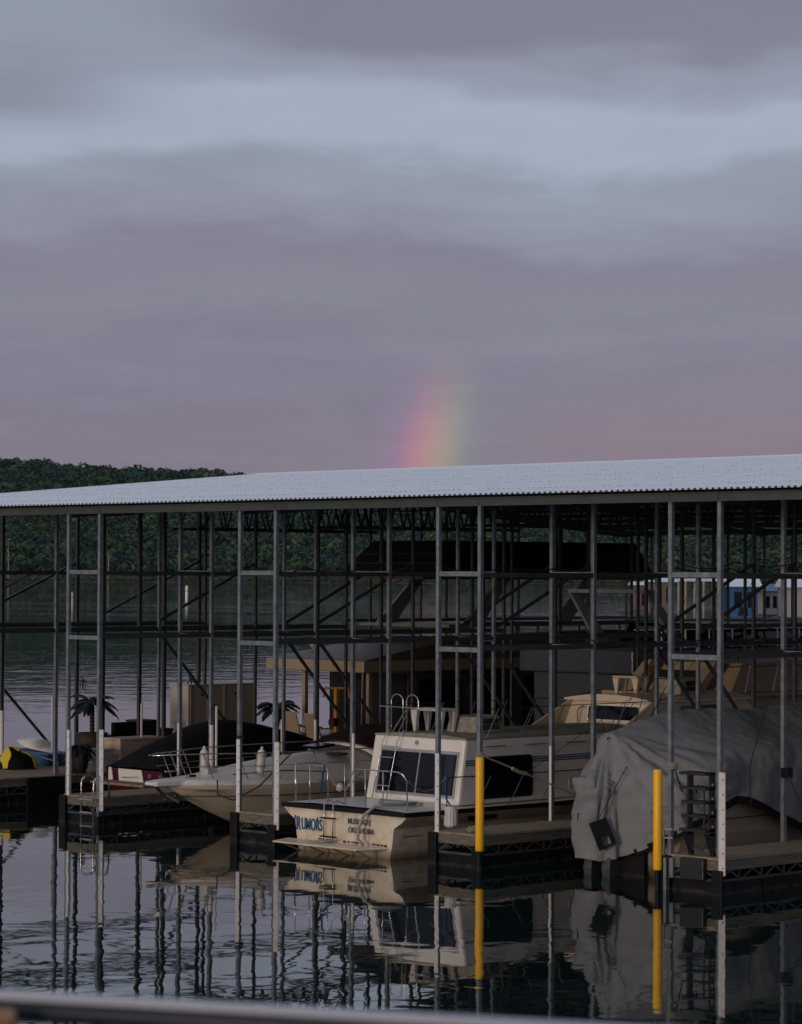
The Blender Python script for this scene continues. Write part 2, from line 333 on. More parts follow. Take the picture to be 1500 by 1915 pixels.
def leaf_cloud(centres, radii, tints, nleaf, size, seed=1, squash=.85, jitter=.25):
    """numpy: one quad clump per leaf, spread over each crown's outer volume in several lobes"""
    g = np.random.default_rng(seed); n = len(centres); c = np.repeat(np.array(centres), nleaf, 0); r = np.repeat(np.array(radii), nleaf)
    t = np.repeat(np.array(tints), nleaf, 0); N_ = len(c)
    lobes = g.normal(size=(n, 7, 3)); lobes /= np.linalg.norm(lobes, axis=2, keepdims=True); lobes[:, :, 2] = np.abs(lobes[:, :, 2])*.9-.15
    li = g.integers(0, 7, N_); lo = lobes[np.repeat(np.arange(n), nleaf), li]*(.55*r)[:, None]
    d = g.normal(size=(N_, 3)); d /= np.linalg.norm(d, axis=1, keepdims=True)
    rad = (.52*r*g.uniform(.55, 1, N_)**.5)[:, None]
    p = c+(lo+d*rad)*np.array([1, 1, squash])
    nrm = d+g.normal(size=(N_, 3))*.28+np.array([0, 0, .25]); nrm /= np.linalg.norm(nrm, axis=1, keepdims=True)
    a = np.cross(nrm, g.normal(size=(N_, 3))); a /= np.linalg.norm(a, axis=1, keepdims=True); b = np.cross(nrm, a)
    s = (r*size*g.uniform(.6, 1.3, N_))[:, None]
    v = np.stack([p-a*s-b*s*.6, p+a*s*.8-b*s, p+a*s+b*s*.7, p-a*s*.7+b*s], 1).reshape(-1, 3)
    tt = t*g.uniform(1-jitter, 1+jitter, (N_, 1)); tt = np.repeat(np.concatenate([tt, np.ones((N_, 1))], 1), 4, 0)
    return v, tt
def quads_mesh(name, v, tint, m):
    me = bpy.data.meshes.new(name); nv = len(v); nf = nv//4
    me.vertices.add(nv); me.vertices.foreach_set('co', v.astype(np.float32).ravel()); me.loops.add(nv); me.loops.foreach_set('vertex_index', np.arange(nv, dtype=np.int32))
    me.polygons.add(nf); me.polygons.foreach_set('loop_start', np.arange(0, nv, 4, dtype=np.int32)); me.polygons.foreach_set('loop_total', np.full(nf, 4, dtype=np.int32))
    me.update(calc_edges=True); a = me.color_attributes.new('tint', 'FLOAT_COLOR', 'POINT'); a.data.foreach_set('color', tint.astype(np.float32).ravel()); me.materials.append(m)
    return me
def tint_of(g, near=0.0):
    base = np.array([.016, .044, .026]) if g.random() < .6 else np.array([.024, .054, .022])
    if g.random() < .06+.22*near: base = np.array([.055, .085, .026])
    if g.random() < .08: base = np.array([.014, .036, .034])
    return base*g.uniform(.78, 1.18)
g = np.random.default_rng(5); cs, rs, ts = [], [], []
u = 0
for dist in np.arange(1545, 2330, 15.0):
    step = 15.0/dist*FPX*.62
    u = -260+g.uniform(0, step)
    while u < 1800:
        uu = u+g.uniform(-.3, .3)*step; dd = dist+g.uniform(-6, 6); r = g.uniform(4.5, 8.5)*(1.15 if dist > 2150 else 1)
        p = vp(uu-750, dd, hill_h(uu, dd)+r*.9); cs.append(tuple(p)); rs.append(r); ts.append(tint_of(g, max(0, 1-(dist-1545)/250))); u += step*g.uniform(.7, 1.3)
v, t = leaf_cloud(cs, rs, ts, 78, .145, 2, jitter=.1)
forest = bpy.data.objects.new('forest', quads_mesh('forest', v, t, fol_m)); col.objects.link(forest); tag(forest, 'dark green wooded hillside across the lake', 'forest', kind='stuff')
# the front row along the far shore: trees one can tell apart
bark_far = mat('tree_bark', (.12, .11, .09), .9, 0, .3, 1)
variants = []
for k in range(5):
    gg = np.random.default_rng(50+k); cc = [(0, 0, 6.5), (gg.uniform(-2, 2), gg.uniform(-2, 2), 9), (gg.uniform(-3, 3), gg.uniform(-2, 2), 4.5)]
    v, t = leaf_cloud(cc, [4.6, 3.4, 3.8], [tint_of(gg, 1) for _ in cc], 170, .15, 60+k)
    cm = quads_mesh('crown', v, t, fol_m)
    tm = MB(); tm.tube([(0, 0, -1), (0, 0, 2.5), (.3, .1, 5), (.2, 0, 8)], [.35, .28, .2, .08], 6)
    for _ in range(4):
        a = gg.uniform(0, 6.28); tm.tube([(0, 0, gg.uniform(2, 4)), (math.cos(a)*1.6, math.sin(a)*1.6, 6), (math.cos(a)*2.6, math.sin(a)*2.6, 8)], [.15, .1, .03], 5)
    to = tm.build('trunk', bark_far); variants.append((cm, to.data)); bpy.data.objects.remove(to)
k = 0; u = -20
while u < 1520:
    d = 1512+rnd.uniform(0, 25); cm, tm = variants[k % 5]; p = vp(u-750, d, .4); sc_ = rnd.uniform(.65, 1.25)
    tr = bpy.data.objects.new('shore_tree', None); col.objects.link(tr); tr.location = p; tr.scale = (sc_*1.15, sc_*1.15, sc_); tr.rotation_euler = (0, 0, rnd.uniform(0, 6.28))
    tag(tr, 'green bushy tree in the row along the far lake shore', 'tree', 'trees along the far shore')
    for nm, me in (('crown', cm), ('trunk', tm)):
        o = bpy.data.objects.new(nm, me); col.objects.link(o); o.parent = tr
    u += rnd.uniform(20, 34); k += 1
for (px, h, lbl) in ((16, 20, 'bare pale dead tree by the far shore, left of the other dead tree'), (203, 17, 'single bare pale trunk by the far shore, right of the other dead tree')):
    b = vp(px-750, 1508, .3); t_ = thing('dead_tree', b, lbl, 'tree', 'dead trees on the far shore')
    q = MB(); q.tube([b, b+Vector((.2, 0, h*.5)), b+Vector((-.2, .1, h))], [.4, .28, .08], 6)
    q.build('trunk', mat('dead_wood', (.30, .27, .22), .9), t_)
    q = MB()
    for i in range(5): a = rnd.uniform(0, 6.28); z = h*rnd.uniform(.4, .8); q.tube([b+Vector((0, 0, z)), b+Vector((math.cos(a)*2.2, math.sin(a)*2.2, z+3))], [.15, .04], 5)
    q.build('branch', bpy.data.materials['dead_wood'], t_)
gr = np.random.default_rng(9); cs = []; rs = []; ts = []
for u in np.arange(-200, 1700, 5.0):
    p = vp(u-750, 1500+gr.uniform(-2, 6), .9); cs.append(tuple(p)); rs.append(gr.uniform(1.2, 2.6)); ts.append(np.array([.060, .066, .026])*gr.uniform(.6, 1.1))
v, t = leaf_cloud(cs, rs, ts, 24, .25, 12)
reeds = bpy.data.objects.new('reeds', quads_mesh('reeds', v, t, fol_m)); col.objects.link(reeds); tag(reeds, 'olive green reeds and scrub at the far waterline', 'reeds', kind='stuff')

# ------------------------------------------------------------ the covered dock: roof, frame, posts
shed = thing('boat_shelter', (0, 0, 0), 'long open covered dock with white corrugated metal roof on steel posts', 'covered dock')
pitch = .135; ribs = 7; sw = pitch*ribs; sheetx = XL; meshes = {}
def sheet_mesh(front):
    q = MB(); x = 0; prof = []
    for i in range(ribs):
        a = i*pitch; prof += [(a, 0), (a+.062, 0), (a+.078, .030), (a+.119, .030)]
    prof.append((sw-.0005, 0))
    ys = (YF, RY-.012) if front else (RY+.012, YB)
    rings = [[(px, y, roofz(y)+pz) for px, pz in prof] for y in ys]
    q.loft(rings, False, False); q.loft([[(a, b, c-.004) for a, b, c in r] for r in rings], False, False)
    o = q.build('roof_sheet', roof_m); me = o.data; bpy.data.objects.remove(o); return me
sm = [sheet_mesh(True), sheet_mesh(False)]
x = XL
while x < XR:
    for me in sm:
        o = bpy.data.objects.new('roof_sheet', me); col.objects.link(o); o.parent = shed; o.location = (x, 0, 0)
    x += sw
q = MB()
for j, yy in enumerate(np.arange(1.3, RY, 2.9)):
    for i in range(int((XR-XL)/pitch)):
        if rnd.random() < (.5): cx = XL+i*pitch+.098; z = roofz(yy)+.030; q.box(cx-.006, cx+.006, yy-.014, yy+.014, z, z+.008)
tag(q.build('screw_heads', steel_dark, shed), kind='stuff')
MB().hexa([(XL, RY-.25, RZ+.0), (XR, RY-.25, RZ+.0), (XR, RY+.25, RZ+.0), (XL, RY+.25, RZ+.0)], [(XL, RY-.02, RZ+.05), (XR, RY-.02, RZ+.05), (XR, RY+.02, RZ+.05), (XL, RY+.02, RZ+.05)]).build('ridge_cap', roof_m, shed)
for yy, nm in ((0, 'eave_beam'), (31.52, 'eave_beam')):
    b = MB(); b.box(XL+.1, XR, yy-.05, yy+.05, EAVE, EAVE+.16); b.box(XL+.1, XR, yy-.09, yy-.052, EAVE, EAVE+.02); b.box(XL+.1, XR, yy-.09, yy-.052, EAVE+.14, EAVE+.16); b.build(nm, beam_m, shed)
for i in range(-1, 5):
    for s_ in (-1, 1):
        for z in (EAVE+.05, EAVE+.11): MB().tube([(i*S+s_*HW, -.051, z), (i*S+s_*HW, -.068, z)], .013, 7).build('beam_bolt', steel_dark, shed)
for yy in np.arange(1.5, 31, 1.5):                    # purlins under the sheets
    z = roofz(yy)-.13; MB().box(XL+.05, XR, yy-.03, yy+.03, z, z+.115).build('purlin', steel_dark, shed)
for nm, yy0, yy1 in (('rake_trim', YF, RY-.01), ('rake_trim', RY+.01, YB)):
    MB().hexa([(XL-.03, yy0, roofz(yy0)-.16), (XL-.005, yy0, roofz(yy0)-.16), (XL-.005, yy1, roofz(yy1)-.16), (XL-.03, yy1, roofz(yy1)-.16)],
              [(XL-.03, yy0, roofz(yy0)+.035), (XL-.005, yy0, roofz(yy0)+.035), (XL-.005, yy1, roofz(yy1)+.035), (XL-.03, yy1, roofz(yy1)+.035)]).build(nm, roof_m, shed)
rows = [k*D for k in range(11)]
G1, G2 = 5.465, 4.045
PW = .078
def post(x, y, z0=.0, z1=None, m=steel, w=PW):
    z1 = z1 if z1 else (EAVE if y < .1 or y > 31.4 else roofz(y)-.14)
    b = MB(); b.bar((x, y, z0), (x, y, z1), w); return b.build('post', m, shed)
def brace(p, q, w=.055, m=steel_dark): MB().bar(p, q, w, w*1.1).build('brace', m, shed)
def girt(p, q, m=steel_dark, w=.05, h=.09): MB().bar(p, q, w, h).build('girt', m, shed)
for i in range(-2, 5):
    for k, y in enumerate(rows):
        if k == 5: continue
        for s in (-1, 1):
            x = i*S+s*HW
            if i == 4 and k > 4: continue
            if (i == -2 and 0 < k < 4) or (i == -1 and s < 0 and 0 < k < 4): continue
            post(x, y, .2, m=steel if k < 3 else steel_dark, w=PW if k < 2 else .066)  # inner rows take the darker steel: shade under the roof as colour
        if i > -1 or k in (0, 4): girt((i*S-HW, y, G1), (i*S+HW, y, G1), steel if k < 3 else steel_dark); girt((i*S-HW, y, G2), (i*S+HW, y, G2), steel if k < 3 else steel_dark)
        if k and k != 4: girt((i*S-HW, y, roofz(y)-.2), (i*S+HW, y, roofz(y)-.2))
    for s in (-1, 1):
        x = i*S+s*HW
        for ka, kb in ((0, 4), (6, 10)):
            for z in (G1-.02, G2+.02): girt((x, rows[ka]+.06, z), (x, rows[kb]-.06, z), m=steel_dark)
            MB().bar((x, rows[ka]+.06, roofz(rows[ka])-.24), (x, rows[kb], roofz(rows[kb])-.24), .05, .12).build('rafter', steel_dark, shed)
        for ka in (() if i == -2 or (i == -1 and s < 0) else ((2,) if i < 1 else (2, 7))):
            brace((x, rows[ka]+.06, G2+.25), (x, rows[ka+1]-.06, G1+.22)); brace((x, rows[ka]+.06, G2-.12), (x, rows[ka+1]-.06, .75))
    # truss across the walkway and bow ends, rows 4 to 6
    for s in (-1, 1):
        x = i*S+s*HW; ya, yb = rows[4], rows[6]; zb = 6.68
        MB().bar((x, ya-.3, zb), (x, yb+.3, zb), .06, .075).build('truss_chord', steel_dark, shed)
        MB().bar((x, ya, roofz(ya)-.2), (x, RY, RZ-.2), .06, .09).build('truss_chord', steel_dark, shed); MB().bar((x, RY, RZ-.2), (x, yb, roofz(yb)-.2), .06, .09).build('truss_chord', steel_dark, shed)
        n = 8
        for j in range(n):
            y0 = ya+(yb-ya)*j/n; y1 = ya+(yb-ya)*(j+1)/n; ym = (y0+y1)/2
            b = MB(); b.bar((x, y0, zb), (x, ym, roofz(ym)-.22), .045); b.bar((x, ym, roofz(ym)-.22), (x, y1, zb), .045); b.build('truss_web', steel_dark, shed)
# long girders between the fingers, across the slips, on the inner rows
for k in (4, 6):
    y = rows[k]
    for i in range(-2, 4):
        x0, x1 = i*S+HW, (i+1)*S-HW; zt = roofz(y)-.2; zb = zt-.55
        MB().bar((x0, y, zb), (x1, y, zb), .05, .06).build('truss_chord', steel_dark, shed)
        n = 8; b = MB()
        for j in range(n):
            xa = x0+(x1-x0)*j/n; xb = x0+(x1-x0)*(j+1)/n; xm = (xa+xb)/2; b.bar((xa, y, zb), (xm, y, zt), .04); b.bar((xm, y, zt), (xb, y, zb), .04)
        b.build('truss_web', steel_dark, shed)
# extra posts of the end walkway seen at the left
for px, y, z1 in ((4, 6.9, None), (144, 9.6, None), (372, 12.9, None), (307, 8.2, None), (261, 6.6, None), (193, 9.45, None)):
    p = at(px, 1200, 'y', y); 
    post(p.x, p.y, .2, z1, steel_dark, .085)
p5 = at(4, 1200, 'y', 6.9); p144 = at(144, 1200, 'y', 9.6)
brace(at(6, 1124, 'y', 6.9), at(143, 1052, 'y', 9.6)); brace(at(6, 1101, 'y', 6.92), at(98, 1052, 'x', p5.x+.6)); brace(at(8, 1290, 'y', 6.9), at(97, 1397, 'y', 8.6)); brace(at(195, 1147, 'y', 9.45), at(371, 1050, 'y', 12.85))
# electric cables strung along the inner frame
for (x, z, yy0, yy1) in ((S*2-HW, 5.6, 0, 12), (S-HW, 5.58, 0, 12), (S*3-HW, 5.7, 0, 12), (S*2+HW, 4.2, 3, 12)):
    pts = [];
    for j in range(7): pts += sag((x+.06, yy0+(yy1-yy0)*j/7, z), (x+.06, yy0+(yy1-yy0)*(j+1)/7, z), rnd.uniform(.05, .16), 5)[:-1]
    MB().tube(pts, .012, 5).build('cable', rope_dark, shed)

bulb_m = mat('lamp_glass_off', (.03, .03, .03), .2, 0, .2, 4)
for j in range(12):
    x = S*2-HW+.9+j*.9; p = Vector((x, 12.3, 4.35+.12*math.sin(j*1.3))); MB().tube([p, p-Vector((0, 0, .16))], [.03, .06], 7).build('string_bulb', bulb_m, shed)
MB().tube([(S*2-HW+.9+j*.9, 12.3, 4.35+.12*math.sin(j*1.3)) for j in range(12)], .012, 5).build('cable', rope_dark, shed)
# ------------------------------------------------------------ docks
plank_meshes = {}
def plank_mesh(w):
    if w not in plank_meshes:
        o = MB().box(-w/2, w/2, -.07, .07, -.04, 0).build('plank', wood_m); plank_meshes[w] = o.data; bpy.data.objects.remove(o)
    return plank_meshes[w]
def dock(name, x0, x1, y0, y1, label, near=0.0, group=None, trusses=True, skirt=True):
    t = thing(name, ((x0+x1)/2, (y0+y1)/2, 0), label, 'dock', group); o_ = Vector(t['_o']); y = y0+.075; w = round(x1-x0+.04, 3)
    while y < y0+near and y < y1-.07:
        o = bpy.data.objects.new('plank', plank_mesh(w)); col.objects.link(o); o.parent = t; o.location = Vector(((x0+x1)/2+rnd.uniform(-.008, .008), y, DECK+rnd.uniform(-.004, .003)))-o_; o.rotation_euler = (rnd.uniform(-.01, .01), 0, rnd.uniform(-.004, .004)); y += .15
    if y < y1-.1: MB().box(x0-.02, x1+.02, y, y1, DECK-.042, DECK-.002).build('deck', wood_m, t)
    for xx in (x0, x1-.045): MB().box(xx, xx+.045, y0+.002, y1-.002, DECK-.215, DECK-.045).build('fascia_board', fascia_m, t)
    MB().box(x0+.046, x1-.046, y0+.0, y0+.045, DECK-.215, DECK-.045).build('fascia_board', fascia_m, t)
    if trusses:
        for xx in (x0+.03, x1-.03):
            b = MB(); b.bar((xx, y0+.03, .235), (xx, y1, .235), .045); yy = y0+.03; j = 0
            while yy < min(y1, y0+9)-.5:
                b.bar((xx, yy, .25), (xx, yy+.26, .40), .028); b.bar((xx, yy+.26, .40), (xx, yy+.52, .25), .028); b.bar((xx, yy+.52, .25), (xx, yy+.52, .41), .028); yy += .62
            b.build('pipe_truss', steel_dark, t)
        b = MB(); b.bar((x0+.05, y0+.03, .235), (x1-.05, y0+.03, .235), .045); b.bar((x0+.1, y0+.03, .25), (x0+.35, y0+.03, .4), .028); b.bar((x1-.1, y0+.03, .25), (x1-.35, y0+.03, .4), .028); b.build('pipe_truss', steel_dark, t)
    yy = y0+.02
    while yy < y1-.3:
        e = min(yy+1.18, y1); b = MB(); b.box(x0+.01, x1-.01, yy, e-.04, -.3, .205)
        for s_ in (x0-.004, x1-.014):
            for j in range(5): a = yy+.12+j*.22; 
            for j in range(4): a = yy+.12+j*.25; b.box(s_, s_+.014, a, a+.05, -.28, .18)
        b.build('float', float_m, t, bevel=.012); yy = e
    return t
FW = .6
names = {-1: 'timber finger dock under the palm pots, nearest the left edge', 0: 'timber finger dock with the boarding ladder on its front end', 1: 'short visible finger dock end between the white cruiser and the cabin boat',
         2: 'timber finger dock with a yellow pole, right of the cabin boat', 3: 'timber finger dock carrying the black folding steps', -2: 'end finger dock with the grey cabinet, at the outer side', 4: 'finger dock beyond the grey covered boat'}
for i in (-1, 0, 1, 2, 3): dock('finger_dock', i*S-FW, i*S+FW, -.06, 12.62, names[i], 6.5, 'finger docks at the front')
dock('finger_dock', -2*S-FW, -2*S+FW, -.06, 12.62, names[-2], 0, 'finger docks at the front')
dock('walkway_dock', -12.2, 27, 12.64, 14.5, 'main walkway dock crossing behind the front slips', 0)
for i in range(-2, 4): dock('finger_dock', i*S-FW, i*S+FW, 14.52, 31.6, 'finger dock on the far side of the main walkway', 0, 'finger docks on the far side', trusses=False)
dock('dock_platform', -9.4, -6.345, 2.3, 6.6, 'low wooden dock platform under the yellow and black raft', 4.4)
# black plastic ends on the fingers and pile sleeves
def guard(x, y, z0, z1, w, m, label, flat=True, cat='post guard'):
    t = thing('post_guard', (x, y, z0), label, cat, 'white guards on the dock posts'); b = MB()
    b.box(x-w/2, x+w/2, y-.018, y, z0, z1); b.box(x-w/2-.016, x-w/2-.001, y-.018, y+.10, z0, z1); b.build('angle', m, t)
    b = MB(); n = max(2, int((z1-z0)/.24))
    for j in range(n): z = z0+(z1-z0)*(j+.5)/n; b.tube([(x+.02, y-.026, z), (x+.02, y-.0185, z)], .013, 8)
    b.build('bolt', steel_dark, t); return t
gd = [(129, 1365, 1487, .075, 'narrow white guard on the post left of the boarding ladder'), (191, 1365, 1517, .125, 'wide bolted white guard on the post right of the boarding ladder'),
      (447, 1383, 1519, .085, 'white guard on the post beside the bow of the white cruiser'), (519, 1388, 1552, .125, 'wide bolted white guard touching the stern rail side of the cabin boat'),
      (819, 1409, 1556, .085, 'white guard on the post next to the ribbed fender'), (1352, 1445, 1638, .125, 'wide bolted white guard beside the black folding steps')]
for px, y0, y1, w, lb in gd:
    a, b_ = at(px, y0, 'y', -.062), at(px, y1, 'y', -.062); guard(a.x, -.062, b_.z, a.z, w, white_pvc if w < .1 else dirty_white, lb)
for px, ya, yb, Y, w, lb in ((98, 1305, 1400, 3.05, .04, 'thin white pole by the end walkway post'), (265, 1317, 1392, 5.9, .055, 'cream pole standing behind the beige locker'), (405, 1322, 1432, 3.0, .055, 'cream pole beside the fender on the cruiser bow'),
        (258, 1300, 1346, 7, .04, 'short thin cream strip on a post behind the locker'), (590, 1347, 1392, 6.2, .07, 'white sleeve on a post behind the cruiser cabin'), (527, 1347, 1406, 6.2, .05, 'thin cream pole between palm and cruiser'),
        (661, 1373, 1490, 3.05, .07, 'white sleeve on a post behind the cruiser cockpit'), (396, 1357, 1434, 3.05, .10, 'bolted cream guard behind the cruiser bow fender'), (334, 1353, 1448, 3.05, .06, 'white guard on the post above the maroon stern'),
        (1030, 1397, 1535, 3.05, .06, 'white guard on the post behind the cabin boat side rail'), (4, 1330, 1442, 6.8, .11, 'broad grey white guard on the post at the left edge')):
    a, b_ = at(px, ya, 'y', Y-.08), at(px, yb, 'y', Y-.08); t = thing('pole_sleeve', (a.x, Y-.08, b_.z), lb, 'pole', 'slim pale poles among the posts')
    MB().tube([(a.x, Y-.08, b_.z), (a.x, Y-.08, a.z)], w/2, 10).build('tube', white_pvc if px in (661, 590, 334, 1030, 4) else dirty_white, t, smooth=False)
    MB().tube([(a.x, Y-.08, a.z+.001), (a.x, Y-.08, a.z+.015)], w/2*1.1, 10).build('cap', white_pvc, t)
for px, ya, yb, lb in ((897.5, 1417, 1592, 'yellow pole sleeve on the dock end beside the cabin boat'), (1230.5, 1440, 1627, 'yellow pole sleeve beside the black folding steps')):
    a, b_ = at(px, ya, 'y', -.17), at(px, yb, 'y', -.17); t = thing('yellow_pole', (a.x, -.17, b_.z), lb, 'pole', 'yellow poles at the dock ends')
    q = MB(); q.lathe((a.x, -.17, b_.z), [(.078, 0), (.08, .01), (.08, a.z-b_.z-.015), (.074, a.z-b_.z)], 28); q.build('sleeve', yellow_m, t, smooth=False)
    for p in bpy.data.objects[t.children[0].name].data.polygons: p.use_smooth = len(p.vertices) == 4
    MB().lathe((a.x, -.17, b_.z), [(.07, a.z-b_.z+.001), (.07, a.z-b_.z+.012)], 20).build('cap', grey_pl, t)
    MB().tube([(a.x, -.17, -.6), (a.x, -.17, b_.z-.001)], .05, 12).build('pile', rubber, t)
for i, nm in ((0, 'front end of the ladder dock'), (1, 'narrow dock beside the white cruiser'), (2, 'dock with the left yellow pole'), (3, 'dock with the black steps')):
    for s in ((-1, 1) if i else (-1,)):
        x = i*S+s*(FW-.02); t = tag(MB().box(x-.11, x+.11, -.14, -.066, -.35, .60 if s < 0 else .42).build('corner_bumper', rubber, bevel=.015), 'black rubber corner bumper at the %s of the %s' % ('near corner' if s > 0 else 'far corner', nm), 'bumper', 'corner bumpers')
b_ = at(48, 1459, 'x', -5.13); c_ = at(125, 1452, 'x', -5.13)
tag(MB().box(-5.11, -5.05, b_.y, c_.y, .02, .60).build('hanging_mat', rubber, bevel=.01), 'black rubber mat hanging from the dock edge below the raft', 'dock mat')

def ladder(x0, x1, y, lab):
    t = thing('boarding_ladder', ((x0+x1)/2, y, 0), lab, 'ladder')
    for x in (x0, x1): MB().tube([(x, y-.05, -.35), (x, y-.05, .9), (x+.01, y-.04, .99), (x+.01, y+.05, 1.06), (x+.01, y+.2, 1.06), (x+.01, y+.33, .98), (x+.01, y+.36, .85), (x+.01, y+.36, DECK)], .019, 8).build('rail', chrome, t, smooth=True)
    for z in (-.02, .28, .56): MB().box(x0, x1, y-.10, y-.04, z, z+.03).build('rung', alu, t)
a = at(152, 1500, 'y', -.25); b_ = at(175, 1500, 'y', -.25)
ladder(a.x, b_.x, -.2, 'aluminium boarding ladder with curved handrails on the dock end')

# ------------------------------------------------------------ small builders for boats
def grid_surface(rings, name, m, root, wr=0.0, seed=0, sub_=2, thick=.01, wscale=1.5, wstretch=(1, 1, 1)):
    q = MB(); q.loft(rings, False, False); o = q.build(name, m, root, smooth=True)
    if sub_: s_ = o.modifiers.new('s', 'SUBSURF'); s_.levels = sub_; s_.render_levels = sub_
    if wr:
        tx = bpy.data.textures.new(name+'_folds', 'CLOUDS'); tx.noise_scale = wscale; tx.noise_depth = 3
        d = o.modifiers.new('d', 'DISPLACE'); d.texture = tx; d.strength = wr; d.texture_coords = 'LOCAL'; d.mid_level = .5
    if thick: h = o.modifiers.new('t', 'SOLIDIFY'); h.thickness = thick
    return o
def hull(root, name, stations, m, sub_=1):
    """stations: (y, half beams/heights list from gunwale to keel), centre x"""
    rings = []
    for cx, y, pr in stations:
        full = [(cx-w, y, z) for w, z in pr]+[(cx+w, y, z) for w, z in reversed(pr) if w > 0]; rings.append(full)
    q = MB(); q.loft(rings, True, True); o = q.build(name, m, root, smooth=False); return o
def rrect(x0, x1, z0, z1, r, y=None, n=5, xc=None):
    pts = []
    for cx, cz, a0 in ((x1-r, z1-r, 0), (x0+r, z1-r, 90), (x0+r, z0+r, 180), (x1-r, z0+r, 270)):
        for i in range(n+1): a = R(a0+90*i/n); pts.append((cx+r*math.cos(a), cz+r*math.sin(a)))
    return [(u_, y, w_) for u_, w_ in pts] if y is not None else [(xc, u_, w_) for u_, w_ in pts]
def panel(pts, d, name, m, root, part=None):
    """flat outlined plate pts pushed along d"""
    q = MB(); d = Vector(d); q.loft([pts, [tuple(Vector(p)+d) for p in pts]], True, True, closed=True)
    return q.build(name, m, root) if part is None else sub(q, name, m, part, root)

# ------------------------------------------------------------ 'RUMORS' cabin boat
CX = 8.45
ru = thing('cabin_boat', (CX, 4, 0), 'white cabin cruiser with Rumors lettered in blue on its rust streaked stern', 'boat')
ro = Vector(ru['_o'])
def rpr(k, lift=0):
    return [(1.75*k, .90+lift), (1.74*k, .80+lift), (1.62*k, .70+lift), (1.41*k, .58+lift), (1.37*k, .30), (1.30*k, -.02), (1.1*k, -.3), (.0, -.45)]
hull(ru, 'hull', [(CX, -.12, rpr(1)), (CX, 1.0, rpr(1.01)), (CX, 4, rpr(1.02, .0)), (CX, 7, rpr(.99, .04)), (CX, 9.5, rpr(.8, .12)), (CX, 11.3, rpr(.35, .22)), (CX, 12.0, rpr(.06, .3))], hull_dirty)
q = MB(); rg = []
for y, k, l in ((-.10, 1, 0), (4, 1.02, 0), (7, .99, .04), (9.5, .8, .12), (11.3, .35, .22)): rg.append([(CX-1.73*k, y, .905+l), (CX-.8*k, y, .935+l), (CX+.8*k, y, .935+l), (CX+1.73*k, y, .905+l)])
q.loft(rg, False, False); q.build('deck', gelcoat, ru)
for s in (-1, 1):
    pts = [(CX+s*(1.755*k), y, .86+l) for y, k, l in ((-.14, 1.0, 0), (1, 1.01, 0), (4, 1.02, 0), (7, .99, .04), (9.5, .8, .12), (11.3, .35, .22))]
    q = MB()
    for a, b in zip(pts, pts[1:]): q.bar(a, b, .04, .085)
    q.build('rub_rail', rubber, ru)
q = MB(); q.bar((CX-1.77, -.15, .86), (CX+1.77, -.15, .86), .05, .085); q.build('rub_rail', rubber, ru)
# side sponson groove line and vents
MB().box(CX+1.375, CX+1.395, .15, 5.2, .40, .415).build('groove', rubber, ru)
MB().box(CX+1.395, CX+1.405, .12, .60, .52, .62).build('vent', rubber, ru)
MB().box(CX+1.755, CX+1.765, 1.55, 2.35, .66, .75).build('vent', rubber, ru)
# swim platform and brackets
q = MB(); q.hexa([(CX-1.62, -.13, .17), (CX+1.25, -.13, .17), (CX+1.05, -.78, .17), (CX-1.35, -.78, .17)], [(CX-1.62, -.13, .205), (CX+1.25, -.13, .205), (CX+1.05, -.78, .205), (CX-1.35, -.78, .205)])
sp = q.build('swim_platform', hull_dirty, ru, bevel=.012)
for xx in (-1.1, -.4, .3, .95):
    q = MB(); q.bar((CX+xx, -.7, .165), (CX+xx+.02, -.14, -.06), .03); sub(q, 'bracket', dirty_white, sp, ru)
rust = mat('rust', (.16, .055, .02), .9, 0, .5, 20, .5, 60, c2=(.05, .025, .015))
for xx in (-.72, .0, .82): [MB().box(CX+xx+dx_, CX+xx+dx_+rnd.uniform(.04, .1), -.145, -.128, .215+rnd.uniform(0, .02), .26).build('rusty_hinge', rust, ru) for dx_ in (0, .13, .24, .34)]
# lettering on the transom
letter = mat('blue_lettering', (.02, .10, .27), .5, 0, .3, 12); letter2 = mat('faded_blue_lettering', (.07, .09, .13), .6, 0, .4, 14)
word("'", (7.03, -.139, .42), .34, letter, ru, name='boat_name', sx=.6, ext=.006); word("R", (7.08, -.139, .385), .38, letter, ru, name='boat_name', sx=.56, ext=.006); word("UMORS", (7.235, -.139, .40), .33, letter, ru, name='boat_name', sx=.55, ext=.006); word("'", (7.69, -.139, .42), .34, letter, ru, name='boat_name', sx=.6, ext=.006)
word("MUSKOGEE", (8.58, -.139, .60), .155, letter2, ru, name='home_port', sx=.83, ext=.004); word("OKLAHOMA", (8.60, -.139, .43), .155, letter2, ru, name='home_port', sx=.84, ext=.004)
# transom ladder, folded swim ladder, hose
for x in (7.94, 8.20): MB().tube([(x, .14, .94), (x, -.06, 1.01), (x, -.17, .96), (x, -.18, .28)], .012, 6).build('ladder_rail', chrome, ru, smooth=True)
for z in (.66, .30): MB().box(7.88, 8.27, -.24, -.165, z, z+.025).build('ladder_step', rubber, ru)
q = MB()
for k in range(6): q.bar((7.9+k*.05, -.55, .225+k*.008), (8.25+k*.03, -.2, .235+k*.008), .018)
for k in range(3): q.bar((7.85, -.3-.12*k, .23), (8.3, -.28-.1*k, .25), .02)
q.build('folded_swim_ladder', alu, ru)
MB().tube([(9.45, .9, .985), (9.5, .45, .99), (9.4, .1, 1.0), (9.32, -.12, .97), (9.16, -.25, .80), (9.06, -.3, .55), (9.06, -.32, .34), (9.2, -.3, .235)], .033, 10).build('drain_hose', hose_m, ru, smooth=True)
